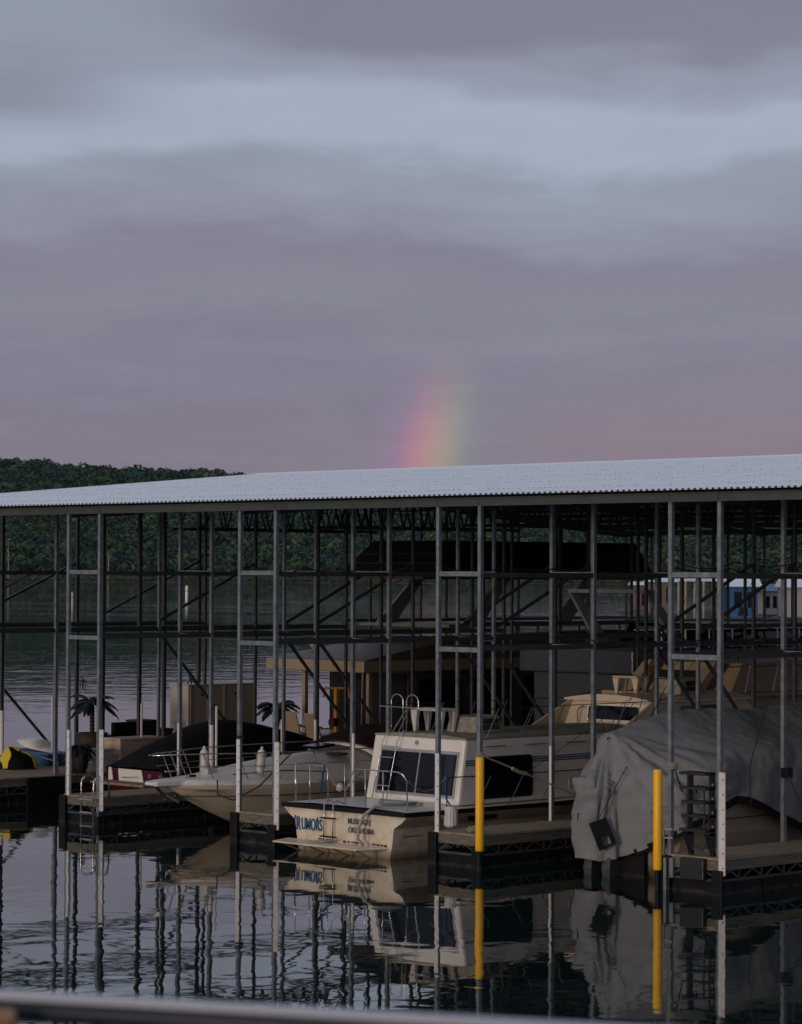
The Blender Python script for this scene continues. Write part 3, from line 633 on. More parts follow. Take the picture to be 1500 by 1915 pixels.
MB().tube([(9.45, .9, .985), (9.2, 1.0, .975), (8.7, 1.1, .97), (8.3, 1.0, .97), (8.5, .8, .972), (9.2, .75, .975), (9.6, .9, .975)], .03, 8).build('coiled_hose', hose_m, ru, smooth=True)
# stern rails
def rail(pts, feet, r=.013, m=chrome, name='stern_rail'):
    q = MB(); q.tube(pts, r, 7)
    for f, t in feet: q.tube([f, t], r*.9, 6)
    return q.build(name, m, ru, smooth=True)
rail([(7.05, 1.2, 1.66), (6.86, .3, 1.66), (6.84, .05, 1.66), (7.2, -.02, 1.66), (7.75, -.02, 1.66), (7.86, -.02, 1.60), (7.88, -.02, 1.5), (7.88, -.02, .92)], [((6.84, .05, .92), (6.84, .05, 1.66)), ((6.95, -.02, .92), (6.93, -.02, 1.66)), ((7.35, -.02, .92), (7.35, -.02, 1.66)), ((7.05, 1.2, .92), (7.05, 1.2, 1.66))])
rail([(8.38, -.02, .92), (8.40, -.02, 1.25), (8.62, -.02, 1.63), (8.75, -.02, 1.66), (9.85, -.02, 1.66), (9.97, .0, 1.62), (10.02, .06, 1.5), (10.03, .08, .92)], [((8.95, -.02, .92), (8.95, -.02, 1.66)), ((9.45, -.02, .92), (9.45, -.02, 1.66)), ((8.4, -.02, 1.25), (8.42, .35, 1.55))])
MB().tube(sag((10.03, .08, 1.5), (9.98, 1.2, 1.55), .25), .009, 5).build('guard_chain', rope_m, ru)
MB().tube(sag((7.88, -.02, 1.62), (8.4, -.02, 1.28), .18), .008, 5).build('guard_chain', rope_m, ru)
MB().tube([(7.78, -.03, 1.68), (7.82, -.06, 1.6), (7.76, -.05, 1.5), (7.72, -.03, 1.3), (7.68, -.02, 1.15)], .02, 6).build('blue_line', rope_blue, ru)
# cabin: walls with raked stern face
Z0, Z1 = .93, 2.22
def cabin(x0, x1, y0, y1, z0, z1, rake, inset, crown, m, name, lip=.0, roofm=None):
    q = MB(); b = [(x0, y0, z0), (x1, y0, z0), (x1, y1, z0), (x0, y1, z0)]; t = [(x0+inset, y0+rake, z1), (x1-inset, y0+rake, z1), (x1-inset, y1-rake, z1), (x0+inset, y1-rake, z1)]
    q.hexa(b, t); o = q.build(name, m, ru, bevel=.055)
    rg = []
    for y in (y0+rake-lip, y0+rake-lip+.05, y1-rake):
        rg.append([(x0+inset-lip, y, z1-.02)]+[(x0+inset-lip+(x1-x0-2*inset+2*lip)*k/8, y, z1+.012+crown*(1-(k/4-1)**2)) for k in range(9)]+[(x1-inset+lip, y, z1-.02)])
    q = MB(); q.loft(rg, True, True, closed=True); r_ = q.build('roof' if name == 'cabin' else name+'_roof', roofm or m, ru, smooth=False)
    return o
cab = cabin(7.33, 9.98, 1.50, 7.6, Z0, Z1, .24, .03, .06, gelcoat, 'cabin', .0, green_roof)
def facey(x, z, off=0.0, rake=.24, y0=1.5, z0=Z0, z1=Z1): return (x, y0+rake*(z-z0)/(z1-z0)-off, z)
fr = [facey(x, z, .012) for x, z in ((7.60, 1.06), (9.84, 1.06), (9.84, 1.97), (7.60, 1.97))]
wf = panel(fr, (0, .03, 0), 'stern_window', alu, ru)
for x0, x1 in ((7.66, 8.72), (8.77, 9.78)):
    pp = [facey(x, z, .022) for x, z in ((x0, 1.12), (x1, 1.12), (x1, 1.91), (x0, 1.91))]; panel(pp, (0, .012, 0), 'pane', glass_m, ru, wf)
pn = panel([facey(x, z, .0235) for x, z in ((9.50, 1.13), (9.74, 1.13), (9.74, 1.9), (9.50, 1.9))], (0, .001, 0), 'curtain', navy_m, ru, wf)
# side window, stripes
XS = 9.98
def sx_(z): return XS-.03*(z-Z0)/(Z1-Z0)
wo_ = [(sx_(p[2])+.004, p[1], p[2]) for p in rrect(2.0, 3.62, 1.03, 1.86, .1, xc=0)]
sw_ = panel(wo_, (.012, 0, 0), 'side_window', rubber, ru); wi_ = [(sx_(p[2])+.0165, p[1], p[2]) for p in rrect(2.05, 3.57, 1.08, 1.81, .08, xc=0)]
panel(wi_, (.004, 0, 0), 'pane', glass_m, ru, sw_)
for k in range(3):
    for a, b in ((1.72, 1.99), (3.64, 7.4)):
        z = 1.70+k*.042; MB().box(sx_(z)+.002, sx_(z)+.006, a, b, z, z+.026).build('blue_stripe', blue_m, ru)
MB().box(XS-.01, XS+.006, 4.7, 5.0, 1.12, 1.3).build('outlet_cover', grey_pl, ru)
q = MB(); q.tube([facey(8.62, 2.10, .0), facey(8.62, 2.10, .03)], .045, 14); q.build('deck_light', chrome, ru)
for y in (2.2, 3.4, 4.6, 5.8): MB().tube([(XS-.03, y, 2.06), (XS+.025, y+.05, 2.06), (XS+.025, y+.6, 2.06), (XS-.03, y+.65, 2.06)], .011, 6).build('grab_rail', chrome, ru)
for y in (4.15, 6.4): MB().box(XS-.02, XS+.003, y, y+.012, Z0+.02, Z1-.1).build('panel_joint', rubber, ru)
# ladder to the roof and its hoops, roof stern rails
for x in (7.66, 8.08):
    MB().tube([facey(x-.02, .96, .10), facey(x+.02, 1.5, .10), facey(x+.08, 2.1, .12), (x+.14, 1.72, 2.32), (x+.2, 1.86, 2.27)], .012, 6).build('roof_ladder_rail', chrome, ru, smooth=True)
for z in (1.22, 1.50, 1.78, 2.0): a = facey(7.64+.06*(z-.9), z, .11); b = facey(8.10+.06*(z-.9), z, .11); MB().bar(a, b, .03, .02).build('ladder_step', alu, ru)
for x in (7.80, 8.24):
    pts = [(x, 1.78, Z1), (x, 1.78, 2.9)]+[(x+.17-.17*math.cos(R(a)), 1.78, 2.9+.14*math.sin(R(a))) for a in range(20, 180, 20)]+[(x+.34, 1.78, 2.9), (x+.34, 1.78, Z1)]
    MB().tube(pts, .013, 7).build('grab_hoop', chrome, ru, smooth=True)
q = MB(); q.tube([(7.45, 1.78, 2.78), (8.75, 1.78, 2.78), (9.1, 1.85, 2.78)], .01, 6); q.tube([(9.1, 1.85, 2.22), (9.1, 1.85, 2.78)], .012, 6); q.tube([(7.75, 1.82, 2.22), (8.1, 1.95, 2.78)], .011, 6); q.build('roof_rail', chrome, ru)
for xr, dxx in ((9.92, .0), (7.42, 0)):
    top = []
    for k in range(6):
        y = 2.35+k*.95; MB().tube([(xr, y, Z1-.0), (xr, y+.36, 2.80)], .011, 6).build('stanchion', chrome, ru); top.append((xr, y+.36, 2.80))
    MB().tube([(xr, 1.85, 2.80)]+top+[(xr, 8.6, 2.95)], .009, 5).build('roof_rail_cable', rope_dark, ru)
top = []
for k in range(5):
    y = 1.85+k*.93; MB().tube([(10.13, y, .9), (10.13, y+.42, 1.50)], .011, 6).build('stanchion', chrome, ru); top.append((10.13, y+.42, 1.50))
MB().tube([(10.12, 1.05, .92), (10.12, 1.05, 1.42), (10.13, 1.12, 1.52)]+top+[(10.13, 6.9, 1.55)], .012, 5).build('side_rail', rubber, ru)
# pilothouse further forward
p0 = 7.35; PZ0, PZ1 = 2.24, 2.78
q = MB(); q.hexa([(7.38, p0, PZ0-.02), (9.93, p0, PZ0-.02), (9.93, 11.2, PZ0-.02), (7.38, 11.2, PZ0-.02)], [(7.52, p0+.12, PZ1), (9.85, p0+.12, PZ1), (9.8, 10.6, PZ1), (7.52, 10.6, PZ1)]); q.build('pilothouse', cream, ru, bevel=.04)
q = MB(); q.add([(7.36, p0+.02, PZ0), (7.36, p0-1.0, PZ0), (7.50, p0+.1, PZ1), (7.42, p0+.02, PZ0), (7.42, p0-1.0, PZ0), (7.56, p0+.1, PZ1)], [(0, 1, 2), (3, 5, 4), (0, 3, 4, 1), (1, 4, 5, 2), (2, 5, 3, 0)]); q.build('wing', cream, ru)
q = MB(); q.add([(9.95, p0+.02, PZ0), (9.95, p0-1.0, PZ0), (9.85, p0+.1, PZ1), (9.89, p0+.02, PZ0), (9.89, p0-1.0, PZ0), (9.79, p0+.1, PZ1)], [(0, 1, 2), (3, 5, 4), (0, 3, 4, 1), (1, 4, 5, 2), (2, 5, 3, 0)]); q.build('wing', cream, ru)
rg = [[(7.45, y, PZ1-.02)]+[(7.45+2.48*k/8, y, PZ1+.02+.11*(1-(k/4-1)**2)) for k in range(9)]+[(9.93, y, PZ1-.02)] for y in (p0-.05, p0+.02, 10.8)]
q = MB(); q.loft(rg, True, True, closed=True); q.build('pilothouse_roof', cream, ru)
wf2 = panel([(p[0], p0+.015+.22*(p[2]-PZ0)-.02, p[2]) for p in rrect(8.02, 9.52, 2.33, 2.70, .07, y=0)], (0, .02, 0), 'pilothouse_window', gelcoat, ru)
panel([(p[0], p0+.015+.22*(p[2]-PZ0)-.034, p[2]) for p in rrect(8.07, 9.47, 2.37, 2.66, .055, y=0)], (0, .012, 0), 'pane', glass_m, ru, wf2)
sw2 = panel([(9.92, 8.2, 2.36), (9.92, 9.6, 2.36), (9.87, 9.5, 2.68), (9.87, 8.35, 2.68)], (.02, 0, 0), 'side_window', glass_m, ru)
for x in (7.9, 8.25): MB().tube([(x-.05, p0-.05, 2.28), (x-.05, p0-.06, 2.52), (x, p0-.04, 2.6), (x+.12, p0-.03, 2.64)], .014, 6).build('grab_rail', mat('brass_rail', (.22, .13, .05), .4, .6), ru)
# things standing on its roof: moulded table frames, air conditioner
def stool(name, x, y, z, label, sc_=1.0, m=gelcoat):
    t = thing(name, (x, y, z), label, 'table', 'moulded tables on the boat roofs')
    w, l, h = .42*sc_, .75*sc_, .42*sc_
    MB().hexa([(x-w, y-l*.3, z+h), (x+w, y-l*.3, z+h), (x+w, y+l*.3, z+h), (x-w, y+l*.3, z+h)], [(x-w-.03, y-l*.3-.03, z+h+.05), (x+w+.03, y-l*.3-.03, z+h+.05), (x+w+.03, y+l*.3+.03, z+h+.05), (x-w-.03, y+l*.3+.03, z+h+.05)]).build('top', m, t, bevel=.012)
    for sx in (-1, 1):
        for sy in (-1, 1):
            a, b = x+sx*(w-.06), y+sy*(l*.3-.05)
            MB().hexa([(a-.025, b-.025, z), (a+.025, b-.025, z), (a+.025, b+.025, z), (a-.025, b+.025, z)], [(a-.09, b-.05, z+h-.001), (a+.09, b-.05, z+h-.001), (a+.09, b+.05, z+h-.001), (a-.09, b+.05, z+h-.001)]).build('leg', m, t)
    return t
stool('roof_table', 8.45, 2.35, Z1+.07, 'white moulded table with tapered legs on the cabin boat roof')
def aircon(x, y, z, label):
    t = thing('roof_air_conditioner', (x, y, z), label, 'air conditioner', 'air conditioners on the boat roofs')
    MB().hexa([(x-.42, y-.45, z), (x+.42, y-.45, z), (x+.42, y+.45, z), (x-.42, y+.45, z)], [(x-.38, y-.38, z+.32), (x+.38, y-.38, z+.32), (x+.34, y+.30, z+.35), (x-.34, y+.30, z+.35)]).build('housing', mat('aged_plastic', (.36, .33, .27), .7, 0, .35, 8, c2=(.15, .14, .11)), t, bevel=.03)
    for k in range(9):
        for j in range(2): yy = y-.22+k*.055; zz = z+.06+j*.12; MB().hexa([(x+.415-.12*(zz-z), yy, zz), (x+.425-.12*(zz-z), yy, zz), (x+.425-.12*(zz-z), yy+.028, zz), (x+.415-.12*(zz-z), yy+.028, zz)], [(x+.415-.12*(zz+.1-z), yy, zz+.1), (x+.425-.12*(zz+.1-z), yy, zz+.1), (x+.425-.12*(zz+.1-z), yy+.028, zz+.1), (x+.415-.12*(zz+.1-z), yy+.028, zz+.1)]).build('louvre', rubber, t)
    return t
aircon(8.95, 3.05, Z1+.06, 'weathered boxy air conditioner with a louvred side on the cabin boat roof')
stool('roof_table', 8.3, 8.5, PZ1+.1, 'cream moulded table on the pilothouse roof behind the window', .8, cream); aircon(8.9, 9.4, PZ1+.1, 'louvred air conditioner on the pilothouse roof')
# fender hanging at the stern quarter
a = at(843, 1507, 'x', 10.28); b_ = at(843, 1548, 'x', 10.28); t = thing('ribbed_fender', (10.28, a.y, b_.z), 'white ribbed cylindrical fender hanging on a blue line beside the cabin boat', 'fender')
pr = [(.03, 0), (.10, .015), (.125, .05)]+[(.125, a.z-b_.z-.06), (.10, a.z-b_.z-.02), (.03, a.z-b_.z)]; q = MB(); q.lathe((10.28, a.y, b_.z), pr, 20); q.build('body', dirty_white, t)
for k in range(14): an = 2*math.pi*k/14; MB().tube([(10.28+.124*math.cos(an), a.y+.124*math.sin(an), b_.z+.05), (10.28+.124*math.cos(an), a.y+.124*math.sin(an), a.z-.06)], .009, 5).build('rib', white_pvc, t)
MB().tube([(10.28, a.y, a.z), (10.16, a.y+.0, a.z+.12), (10.14, a.y+.0, a.z+.42), (10.13, a.y+.05, a.z+.62)], .016, 6).build('rope', rope_blue, t)

# ------------------------------------------------------------ white express cruiser, bow outward
EX = 2.87
ec = thing('express_cruiser', (EX, 3, 0), 'white express cruiser with bow pulpit and two upright fenders, moored bow outward', 'boat')
def epr(w, sh, keel, ch): return [(w, sh), (w*1.0, sh-.06), (w*.96, sh-.16), (w*.80, (sh+ch)/2-.05), (w*.62, ch), (w*.30, ch*.5+keel*.5), (0.0, keel)]
st = [(EX, .10, epr(.16, 1.08, .93, 1.0)), (EX, .5, epr(.62, 1.08, .68, .86)), (EX, 1.1, epr(.98, 1.07, .40, .62)), (EX, 1.9, epr(1.22, 1.06, .08, .40)), (EX, 3.0, epr(1.38, 1.05, -.2, .22)), (EX, 5, epr(1.45, 1.04, -.35, .10)), (EX, 9.3, epr(1.40, 1.0, -.4, .02))]
def hull2(root, name, stations, m):
    rings = [[(cx-w, y, z) for w, z in pr]+[(cx+w, y, z) for w, z in reversed(pr) if w > 0] for cx, y, pr in stations]
    q = MB(); q.loft(rings, True, True); o = q.build(name, m, root, smooth=True); return o
h_ = hull2(ec, 'hull', st, cream); 
q = MB(); dk = []
for cx, y, pr in st:
    w, z = pr[0]; c = max(0, min(1, (y-.9)/3.2)); hh = .0 if y < .9 else .50*c**.8
    dk.append([(cx-w, y, z), (cx-w*.86, y, z+.035), (cx-w*.66, y, z+.05+hh*.25), (cx-w*.5, y, z+.055+hh*.8), (cx-w*.2, y, z+.06+hh), (cx+w*.2, y, z+.06+hh), (cx+w*.5, y, z+.055+hh*.8), (cx+w*.66, y, z+.05+hh*.25), (cx+w*.86, y, z+.035), (cx+w, y, z)])
o = grid_surface(dk, 'foredeck', gelcoat, ec, 0, 0, 2, 0)
q = MB(); q.loft([[(EX-.10, -.52, 1.03), (EX+.10, -.52, 1.03), (EX+.10, -.52, 1.08), (EX-.10, -.52, 1.08)], [(EX-.2, -.42, 1.0), (EX+.2, -.42, 1.0), (EX+.2, -.42, 1.10), (EX-.2, -.42, 1.10)], [(EX-.28, .15, 1.0), (EX+.28, .15, 1.0), (EX+.28, .15, 1.13), (EX-.28, .15, 1.13)], [(EX-.55, .8, 1.0), (EX+.55, .8, 1.0), (EX+.5, .8, 1.13), (EX-.5, .8, 1.13)]], True, True, closed=True); q.build('bow_pulpit', gelcoat, ec, bevel=.02)
for s in (-1, 1):
    q = MB()
    for a, b in zip(st, st[1:]): q.bar((EX+s*(a[2][0][0]+.012), a[1], a[2][0][1]-.04), (EX+s*(b[2][0][0]+.012), b[1], b[2][0][1]-.04), .03, .05)
    q.build('rub_rail', dirty_white, ec)
    q = MB()
    for a, b in zip(st[:-1], st[1:]): q.bar((EX+s*(a[2][2][0]*.93+.01), a[1], a[2][2][1]-.14), (EX+s*(b[2][2][0]*.93+.01), b[1], b[2][2][1]-.14), .012, .014)
    q.build('knuckle_line', rubber, ec)
q = MB()                                              # anchor
q.bar((EX, -.3, .98), (EX+.02, .0, .72), .05, .05); q.bar((EX-.16, .05, .68), (EX+.2, .1, .80), .05, .04); q.bar((EX-.05, -.12, .86), (EX+.25, .12, .66), .04, .04); q.build('anchor', steel_dark, ec)
MB().box(EX-.12, EX+.12, 1.0, 1.28, 1.12, 1.32).build('windlass', grey_pl, ec, bevel=.03)
MB().box(EX+.05, EX+.11, .55, .7, 1.12, 1.2).build('cleat', rubber, ec)
tops = []
br = [(EX-.05, -.42, 1.66)]
for s in (-1, 1):
    pts = [(EX+s*.05, -.45, 1.64), (EX+s*.35, .0, 1.66)]+[(EX+s*(a[2][0][0]*.93), a[1]+.25, 1.66) for a in st[1:-1]]+[(EX+s*1.38, 6.0, 1.62)]
    MB().tube(pts, .013, 7).build('bow_rail', chrome, ec, smooth=True)
    q = MB(); q.tube([(p[0], p[1], p[2]-.27) for p in pts[1:]], .007, 5); q.build('bow_rail_cable', chrome, ec)
    for (w, y, z) in [(.28, .15, 1.1), (.60, .6, 1.1), (.98, 1.25, 1.09), (1.18, 2.0, 1.08), (1.32, 3.1, 1.07), (1.38, 4.2, 1.06)]: MB().tube([(EX+s*w*.95, y+.2, z), (EX+s*w*.93, y-.08, 1.66)], .012, 6).build('stanchion', chrome, ec)
def fender(px, X, lab, tilt=0.0):
    a = at(px, 1396, 'x', X); b = at(px, 1446, 'x', X); h = a.z-b.z; t = thing('fender', (X, b.y, b.z), lab, 'fender', 'white fenders in racks on the cruiser bow')
    q = MB(); q.lathe((0, 0, 0), [(.02, 0), (.06, .015), (.095, .06), (.10, .12), (.10, h-.20), (.092, h-.13), (.072, h-.085), (.045, h-.06), (.03, h-.045), (.028, h-.02), (.034, h), (.01, h+.008)], 20)
    o = q.build('body', dirty_white, None, smooth=True); o.parent = t; o.rotation_euler = (0, tilt, 0)
    for z in (.14, .36):
        q = MB(); q.tube([(.125*math.cos(2*math.pi*k/16), .125*math.sin(2*math.pi*k/16), z*h/.5) for k in range(17)], .008, 5); o = q.build('rack_ring', chrome, None); o.parent = t; o.rotation_euler = (0, tilt, 0)
    q = MB(); [q.tube([(.125*c_, .125*s_, -.03), (.125*c_, .125*s_, .40)], .007, 5) for c_, s_ in ((1, 0), (-1, 0), (0, 1), (0, -1))]; o = q.build('rack_bar', chrome, None); o.parent = t; o.rotation_euler = (0, tilt, 0)
fender(382, 2.25, 'upright white fender in a rack, closer to the cruiser bow tip'); fender(485, 3.75, 'tilted white fender in a rack, nearer the bolted post', .16)
# hatch, deck port, windshield, dodger canvas
q = MB(); q.lathe((EX+.75, 4.15, 1.50), [(.24, 0), (.26, .03), (.22, .05)], 20); q.build('oval_port', mat('green_lens', (.02, .05, .035), .2), ec)
MB().hexa([(EX-.3, 4.0, 1.60), (EX+.25, 4.0, 1.60), (EX+.25, 4.6, 1.66), (EX-.3, 4.6, 1.66)], [(EX-.26, 4.04, 1.66), (EX+.21, 4.04, 1.66), (EX+.21, 4.56, 1.71), (EX-.26, 4.56, 1.71)]).build('deck_hatch', glass_m, ec)
ht = grid_surface([[(EX-1.25, 5.0, 1.3), (EX-1.0, 4.9, 1.62), (EX, 4.7, 1.72), (EX+1.0, 4.9, 1.62), (EX+1.25, 5.0, 1.3)], [(EX-1.3, 5.6, 1.35), (EX-1.1, 5.5, 1.78), (EX, 5.4, 1.86), (EX+1.1, 5.5, 1.78), (EX+1.3, 5.6, 1.35)], [(EX-1.35, 6.8, 1.4), (EX-1.2, 6.8, 1.8), (EX, 6.8, 1.9), (EX+1.2, 6.8, 1.8), (EX+1.35, 6.8, 1.4)], [(EX-1.35, 9.2, 1.1), (EX-1.2, 9.2, 1.4), (EX, 9.2, 1.5), (EX+1.2, 9.2, 1.4), (EX+1.35, 9.2, 1.1)]], 'cabin_top', gelcoat, ec, 0, 0, 2, .02)
grid_surface([[(EX-1.15, 4.95, 1.55), (EX-.9, 4.85, 1.70), (EX, 4.8, 1.78), (EX+.9, 4.85, 1.70), (EX+1.2, 4.95, 1.55)], [(EX-1.25, 5.6, 1.55), (EX-1.0, 5.6, 1.98), (EX, 5.55, 2.06), (EX+1.0, 5.6, 1.98), (EX+1.3, 5.6, 1.5)], [(EX-1.35, 7.2, 1.5), (EX-1.1, 7.2, 2.08), (EX, 7.1, 2.18), (EX+1.1, 7.2, 2.08), (EX+1.4, 7.2, 1.45)], [(EX-1.35, 9.0, 1.3), (EX-1.1, 9.0, 1.7), (EX, 9, 1.8), (EX+1.1, 9, 1.7), (EX+1.4, 9, 1.3)]], 'burgundy_cockpit_cover', canvas_burg, ec, .08, 1, 3, .01, .6)
MB().tube([(EX+.98, .55, 1.14), (EX+1.05, .5, .85), (EX+1.2, .8, .72), (EX+1.45, 1.3, 1.0), (EX+1.9, 1.8, 1.7)], .016, 6).build('mooring_line', rope_dark, ec)
MB().lathe((EX+1.46, 3.6, .86), [(.02, -.1), (.09, -.05), (.09, .05), (.03, .1)], 14).build('spotlight', dirty_white, ec, smooth=True)
MB().tube([(EX+.6, 1.3, 1.2), (EX+1.2, 2.2, 1.28), (EX+1.35, 3.4, 1.20)], .012, 5).build('deck_line', rope_dark, ec)

# ------------------------------------------------------------ maroon runabout under a black cover
MX = -3.35
mr_ = thing('covered_runabout', (MX, 7, 0), 'maroon runabout under a black canvas cover with white stern panel and swim board', 'boat')
def mpr(k, l=0): return [(1.05*k, .80+l), (1.05*k, .66+l), (1.0*k, .45+l), (.9*k, .2), (.75*k, 0), (0, -.25)]
hull(mr_, 'hull', [(MX, 4.15, mpr(1)), (MX, 6, mpr(1.02)), (MX, 9, mpr(.9, .06)), (MX, 10.6, mpr(.45, .12)), (MX, 11.2, mpr(.05, .15))], maroon_m)
for s in (-1, 1): MB().box(MX+s*1.06-.02, MX+s*1.06+.02, 4.15, 9, .79, .83).build('rub_rail', gelcoat, mr_)
MB().hexa([(MX-.62, 4.12, .50), (MX+.30, 4.12, .50), (MX+.30, 4.14, .50), (MX-.62, 4.14, .50)], [(MX-.66, 4.12, .80), (MX+.22, 4.12, .80), (MX+.22, 4.14, .80), (MX-.66, 4.14, .80)]).build('stern_panel', gelcoat, mr_)
MB().hexa([(MX-1.03, 4.12, .52), (MX-.86, 4.12, .52), (MX-.86, 4.14, .52), (MX-1.03, 4.14, .52)], [(MX-1.03, 4.12, .82), (MX-.92, 4.12, .82), (MX-.92, 4.14, .82), (MX-1.03, 4.14, .82)]).build('stern_stripe', gelcoat, mr_)
MB().box(MX-1.0, MX+1.0, 3.55, 4.1, .46, .52).build('swim_board', wood_m, mr_, bevel=.015)
MB().tube([(MX-.45, 4.08, .60), (MX-.2, 4.02, .62), (MX+.15, 4.08, .64)], .012, 6).build('grab_handle', chrome, mr_)
for x in (MX+.55, MX+.95): q = MB(); q.tube([(x, 4.10, .68), (x, 4.145, .68)], .06, 14); q.build('stern_fitting', chrome, mr_)
rg = []
for y, w, h, b in ((4.05, 1.06, .90, .74), (4.4, 1.1, 1.28, .76), (5.3, 1.12, 1.55, .8), (6.3, 1.12, 1.92, .8), (7.2, 1.1, 1.90, .82), (9, 1.0, 1.55, .86), (10.4, .6, 1.15, .9), (11, .15, .98, .92)):
    rg.append([(MX-w, y, b-.06), (MX-w*.97, y, b+.15), (MX-w*.6, y, h-.08), (MX, y, h), (MX+w*.6, y, h-.08), (MX+w*.97, y, b+.15), (MX+w, y, b-.06)])
grid_surface(rg, 'black_cover', canvas_black, mr_, .09, 2, 3, .01, .7)

# ------------------------------------------------------------ large boat under the grey cover
GX = 14.3
gb = thing('covered_cruiser', (GX, 5, 0), 'big cruiser draped in a grey fabric cover with tan hull showing below', 'boat')
def gpr(k, l=0): return [(1.55*k, 1.50+l), (1.55*k, 1.40+l), (1.52*k, 1.15+l), (1.46*k, .75+l*.5), (1.32*k, .42), (1.22*k, .10), (1.0*k, -.2), (0, -.4)]
hull(gb, 'hull', [(GX+.30, 1.12, gpr(.48)), (GX+.42, 1.5, gpr(.64)), (GX+.05, 2.2, gpr(.97)), (GX, 3.5, gpr(1.02)), (GX, 6.5, gpr(1.02, .05)), (GX, 9, gpr(.85, .12)), (GX, 11, gpr(.4, .2)), (GX, 11.8, gpr(.05, .25))], tan_dark)
MB().box(GX-.35, GX+.9, 1.0, 1.08, -.3, .55).build('black_transom_plate', rubber, gb)  # black plate over the lower transom, below the cover
MB().box(GX+1.585, GX+1.60, 1.7, 8, 1.02, 1.035).build('hull_line', rubber, gb)
MB().box(GX+1.575, GX+1.61, 1.7, 8.0, 1.36, 1.42).build('rub_rail', gelcoat, gb)
for xx in (-.20, .24): q = MB(); q.loft([[(GX+xx-.09, .72, .34), (GX+xx+.09, .72, .34), (GX+xx+.09, 1.1, .34), (GX+xx-.09, 1.1, .34)], [(GX+xx-.1, .68, .12), (GX+xx+.1, .68, .12), (GX+xx+.1, 1.1, .12), (GX+xx-.1, 1.1, .12)], [(GX+xx-.06, .75, -.3), (GX+xx+.06, .75, -.3), (GX+xx+.06, 1.0, -.3), (GX+xx-.06, 1.0, -.3)]], True, True, closed=True); q.build('outboard_leg', steel_dark, gb, bevel=.02)
# cover: rings along Y, from port hem over the ridge to starboard hem
def lerp(a, b, t): return a+(b-a)*t
keys = [  # y, hemL z, xL, shoulder z, ridge z, shoulder z right, xR, hemR z
    (.55, .30, -.30, 1.45, 1.80, 1.45, .16, .28), (.62, .28, -.46, 1.62, 1.90, 1.50, .22, .26), (.85, .28, -.62, 1.62, 2.12, 1.50, .45, .34), (1.02, .34, -.80, 1.60, 2.56, 1.52, 1.12, .62), (1.3, .45, -1.0, 1.62, 2.60, 1.62, 1.52, .86),
    (2.0, .8, -1.45, 1.85, 2.76, 1.95, 1.66, 1.16), (2.75, .95, -1.62, 2.1, 2.87, 2.14, 1.66, 1.40), (3.4, .95, -1.68, 2.25, 2.94, 2.2, 1.68, 1.16), (4.3, .85, -1.68, 2.3, 2.90, 2.2, 1.72, .82),
    (5.1, .75, -1.68, 2.3, 2.86, 2.18, 1.74, .66), (6.2, .75, -1.66, 2.3, 2.93, 2.2, 1.74, .62), (7.2, .8, -1.6, 2.35, 3.0, 2.25, 1.70, .64), (8.6, .9, -1.4, 2.2, 2.8, 2.1, 1.5, .8), (11, 1.1, -.6, 1.8, 2.2, 1.8, .6, 1.1)]
def keyat(y):
    for a, b in zip(keys, keys[1:]):
        if a[0] <= y <= b[0]: t = (y-a[0])/(b[0]-a[0]); return [lerp(p, q_, t) for p, q_ in zip(a, b)]
    return list(keys[-1])
NY, NX = 190, 128
V = []; peak = Vector((14.35, 1.05, 2.62))
for j in range(NY+1):
    y = .55+(11-.55)*(j/NY)**1.25; k = keyat(y)
    prof = [(k[2], k[1]), (k[2]*1.0, lerp(k[1], k[3], .5)), (k[2]*.95, k[3]), (k[2]*.5, lerp(k[3], k[4], .52)), (k[2]*.0, k[4]), (k[6]*.5, lerp(k[5], k[4], .52)), (k[6]*.95, k[5]), (k[6]*1.0, lerp(k[7], k[5], .5)), (k[6]*1.02, k[7])]
    for i in range(NX+1):
        s = i/NX*8; a = min(7, int(s)); t = s-a; p0_, p1_ = prof[max(0, a-1)], prof[a]; p2_, p3_ = prof[a+1], prof[min(8, a+2)]
        cr_ = lambda q0, q1, q2, q3: .5*(2*q1+(-q0+q2)*t+(2*q0-5*q1+4*q2-q3)*t*t+(-q0+3*q1-3*q2+q3)*t**3)
        x = GX+cr_(p0_[0], p1_[0], p2_[0], p3_[0]); z = cr_(p0_[1], p1_[1], p2_[1], p3_[1])
        P = Vector((x, y, z))
        # folds radiate from the tied peak and run down the skirt
        dv = P-peak; an = math.atan2(dv.y+.3, -dv.z+.4); rr = dv.length
        hz_ = (x-14.35)+(y-1.0)*1.1; an2 = math.atan2(hz_, max(.05, peak.z-z)); below = max(0, min(1, (peak.z-z)*2.2))
        near_ = math.exp(-max(0, y-1.6)*.75)
        pl = abs(noise.noise(Vector((an2*5.5, rr*.18, 2.2))))*1.0+abs(noise.noise(Vector((an2*13, rr*.25, 8.2))))*.5
        fold = (pl-.33)*.26*below*near_
        drop = max(0, abs(s-4)-1.2)/2.8; far_ = 1-near_
        fold += (abs(noise.noise(Vector((y*1.15+(peak.z-z)*.55, z*.25, 4.4))))-.2)*.20*far_*(.3+drop)+(abs(noise.noise(Vector((y*2.9-z*1.1, z*.3, 9.4))))-.2)*.09*far_*drop
        fold += (abs(noise.noise(Vector((y*.8-z*2.6, x*.5+z*.4, 7.7))))-.2)*.05+noise.noise(Vector((y*7, x*7, z*4)))*.018
        dirn = Vector((max(-1, min(1, (s-4)/2.6)), -.5 if y < 1.2 else 0, max(0, 1-abs(s-4)/2.6))); 
        if dirn.length < .01: dirn = Vector((0, 0, 1))
        V.append(P+dirn.normalized()*fold)
q = MB(); q.v = [tuple(v) for v in V]
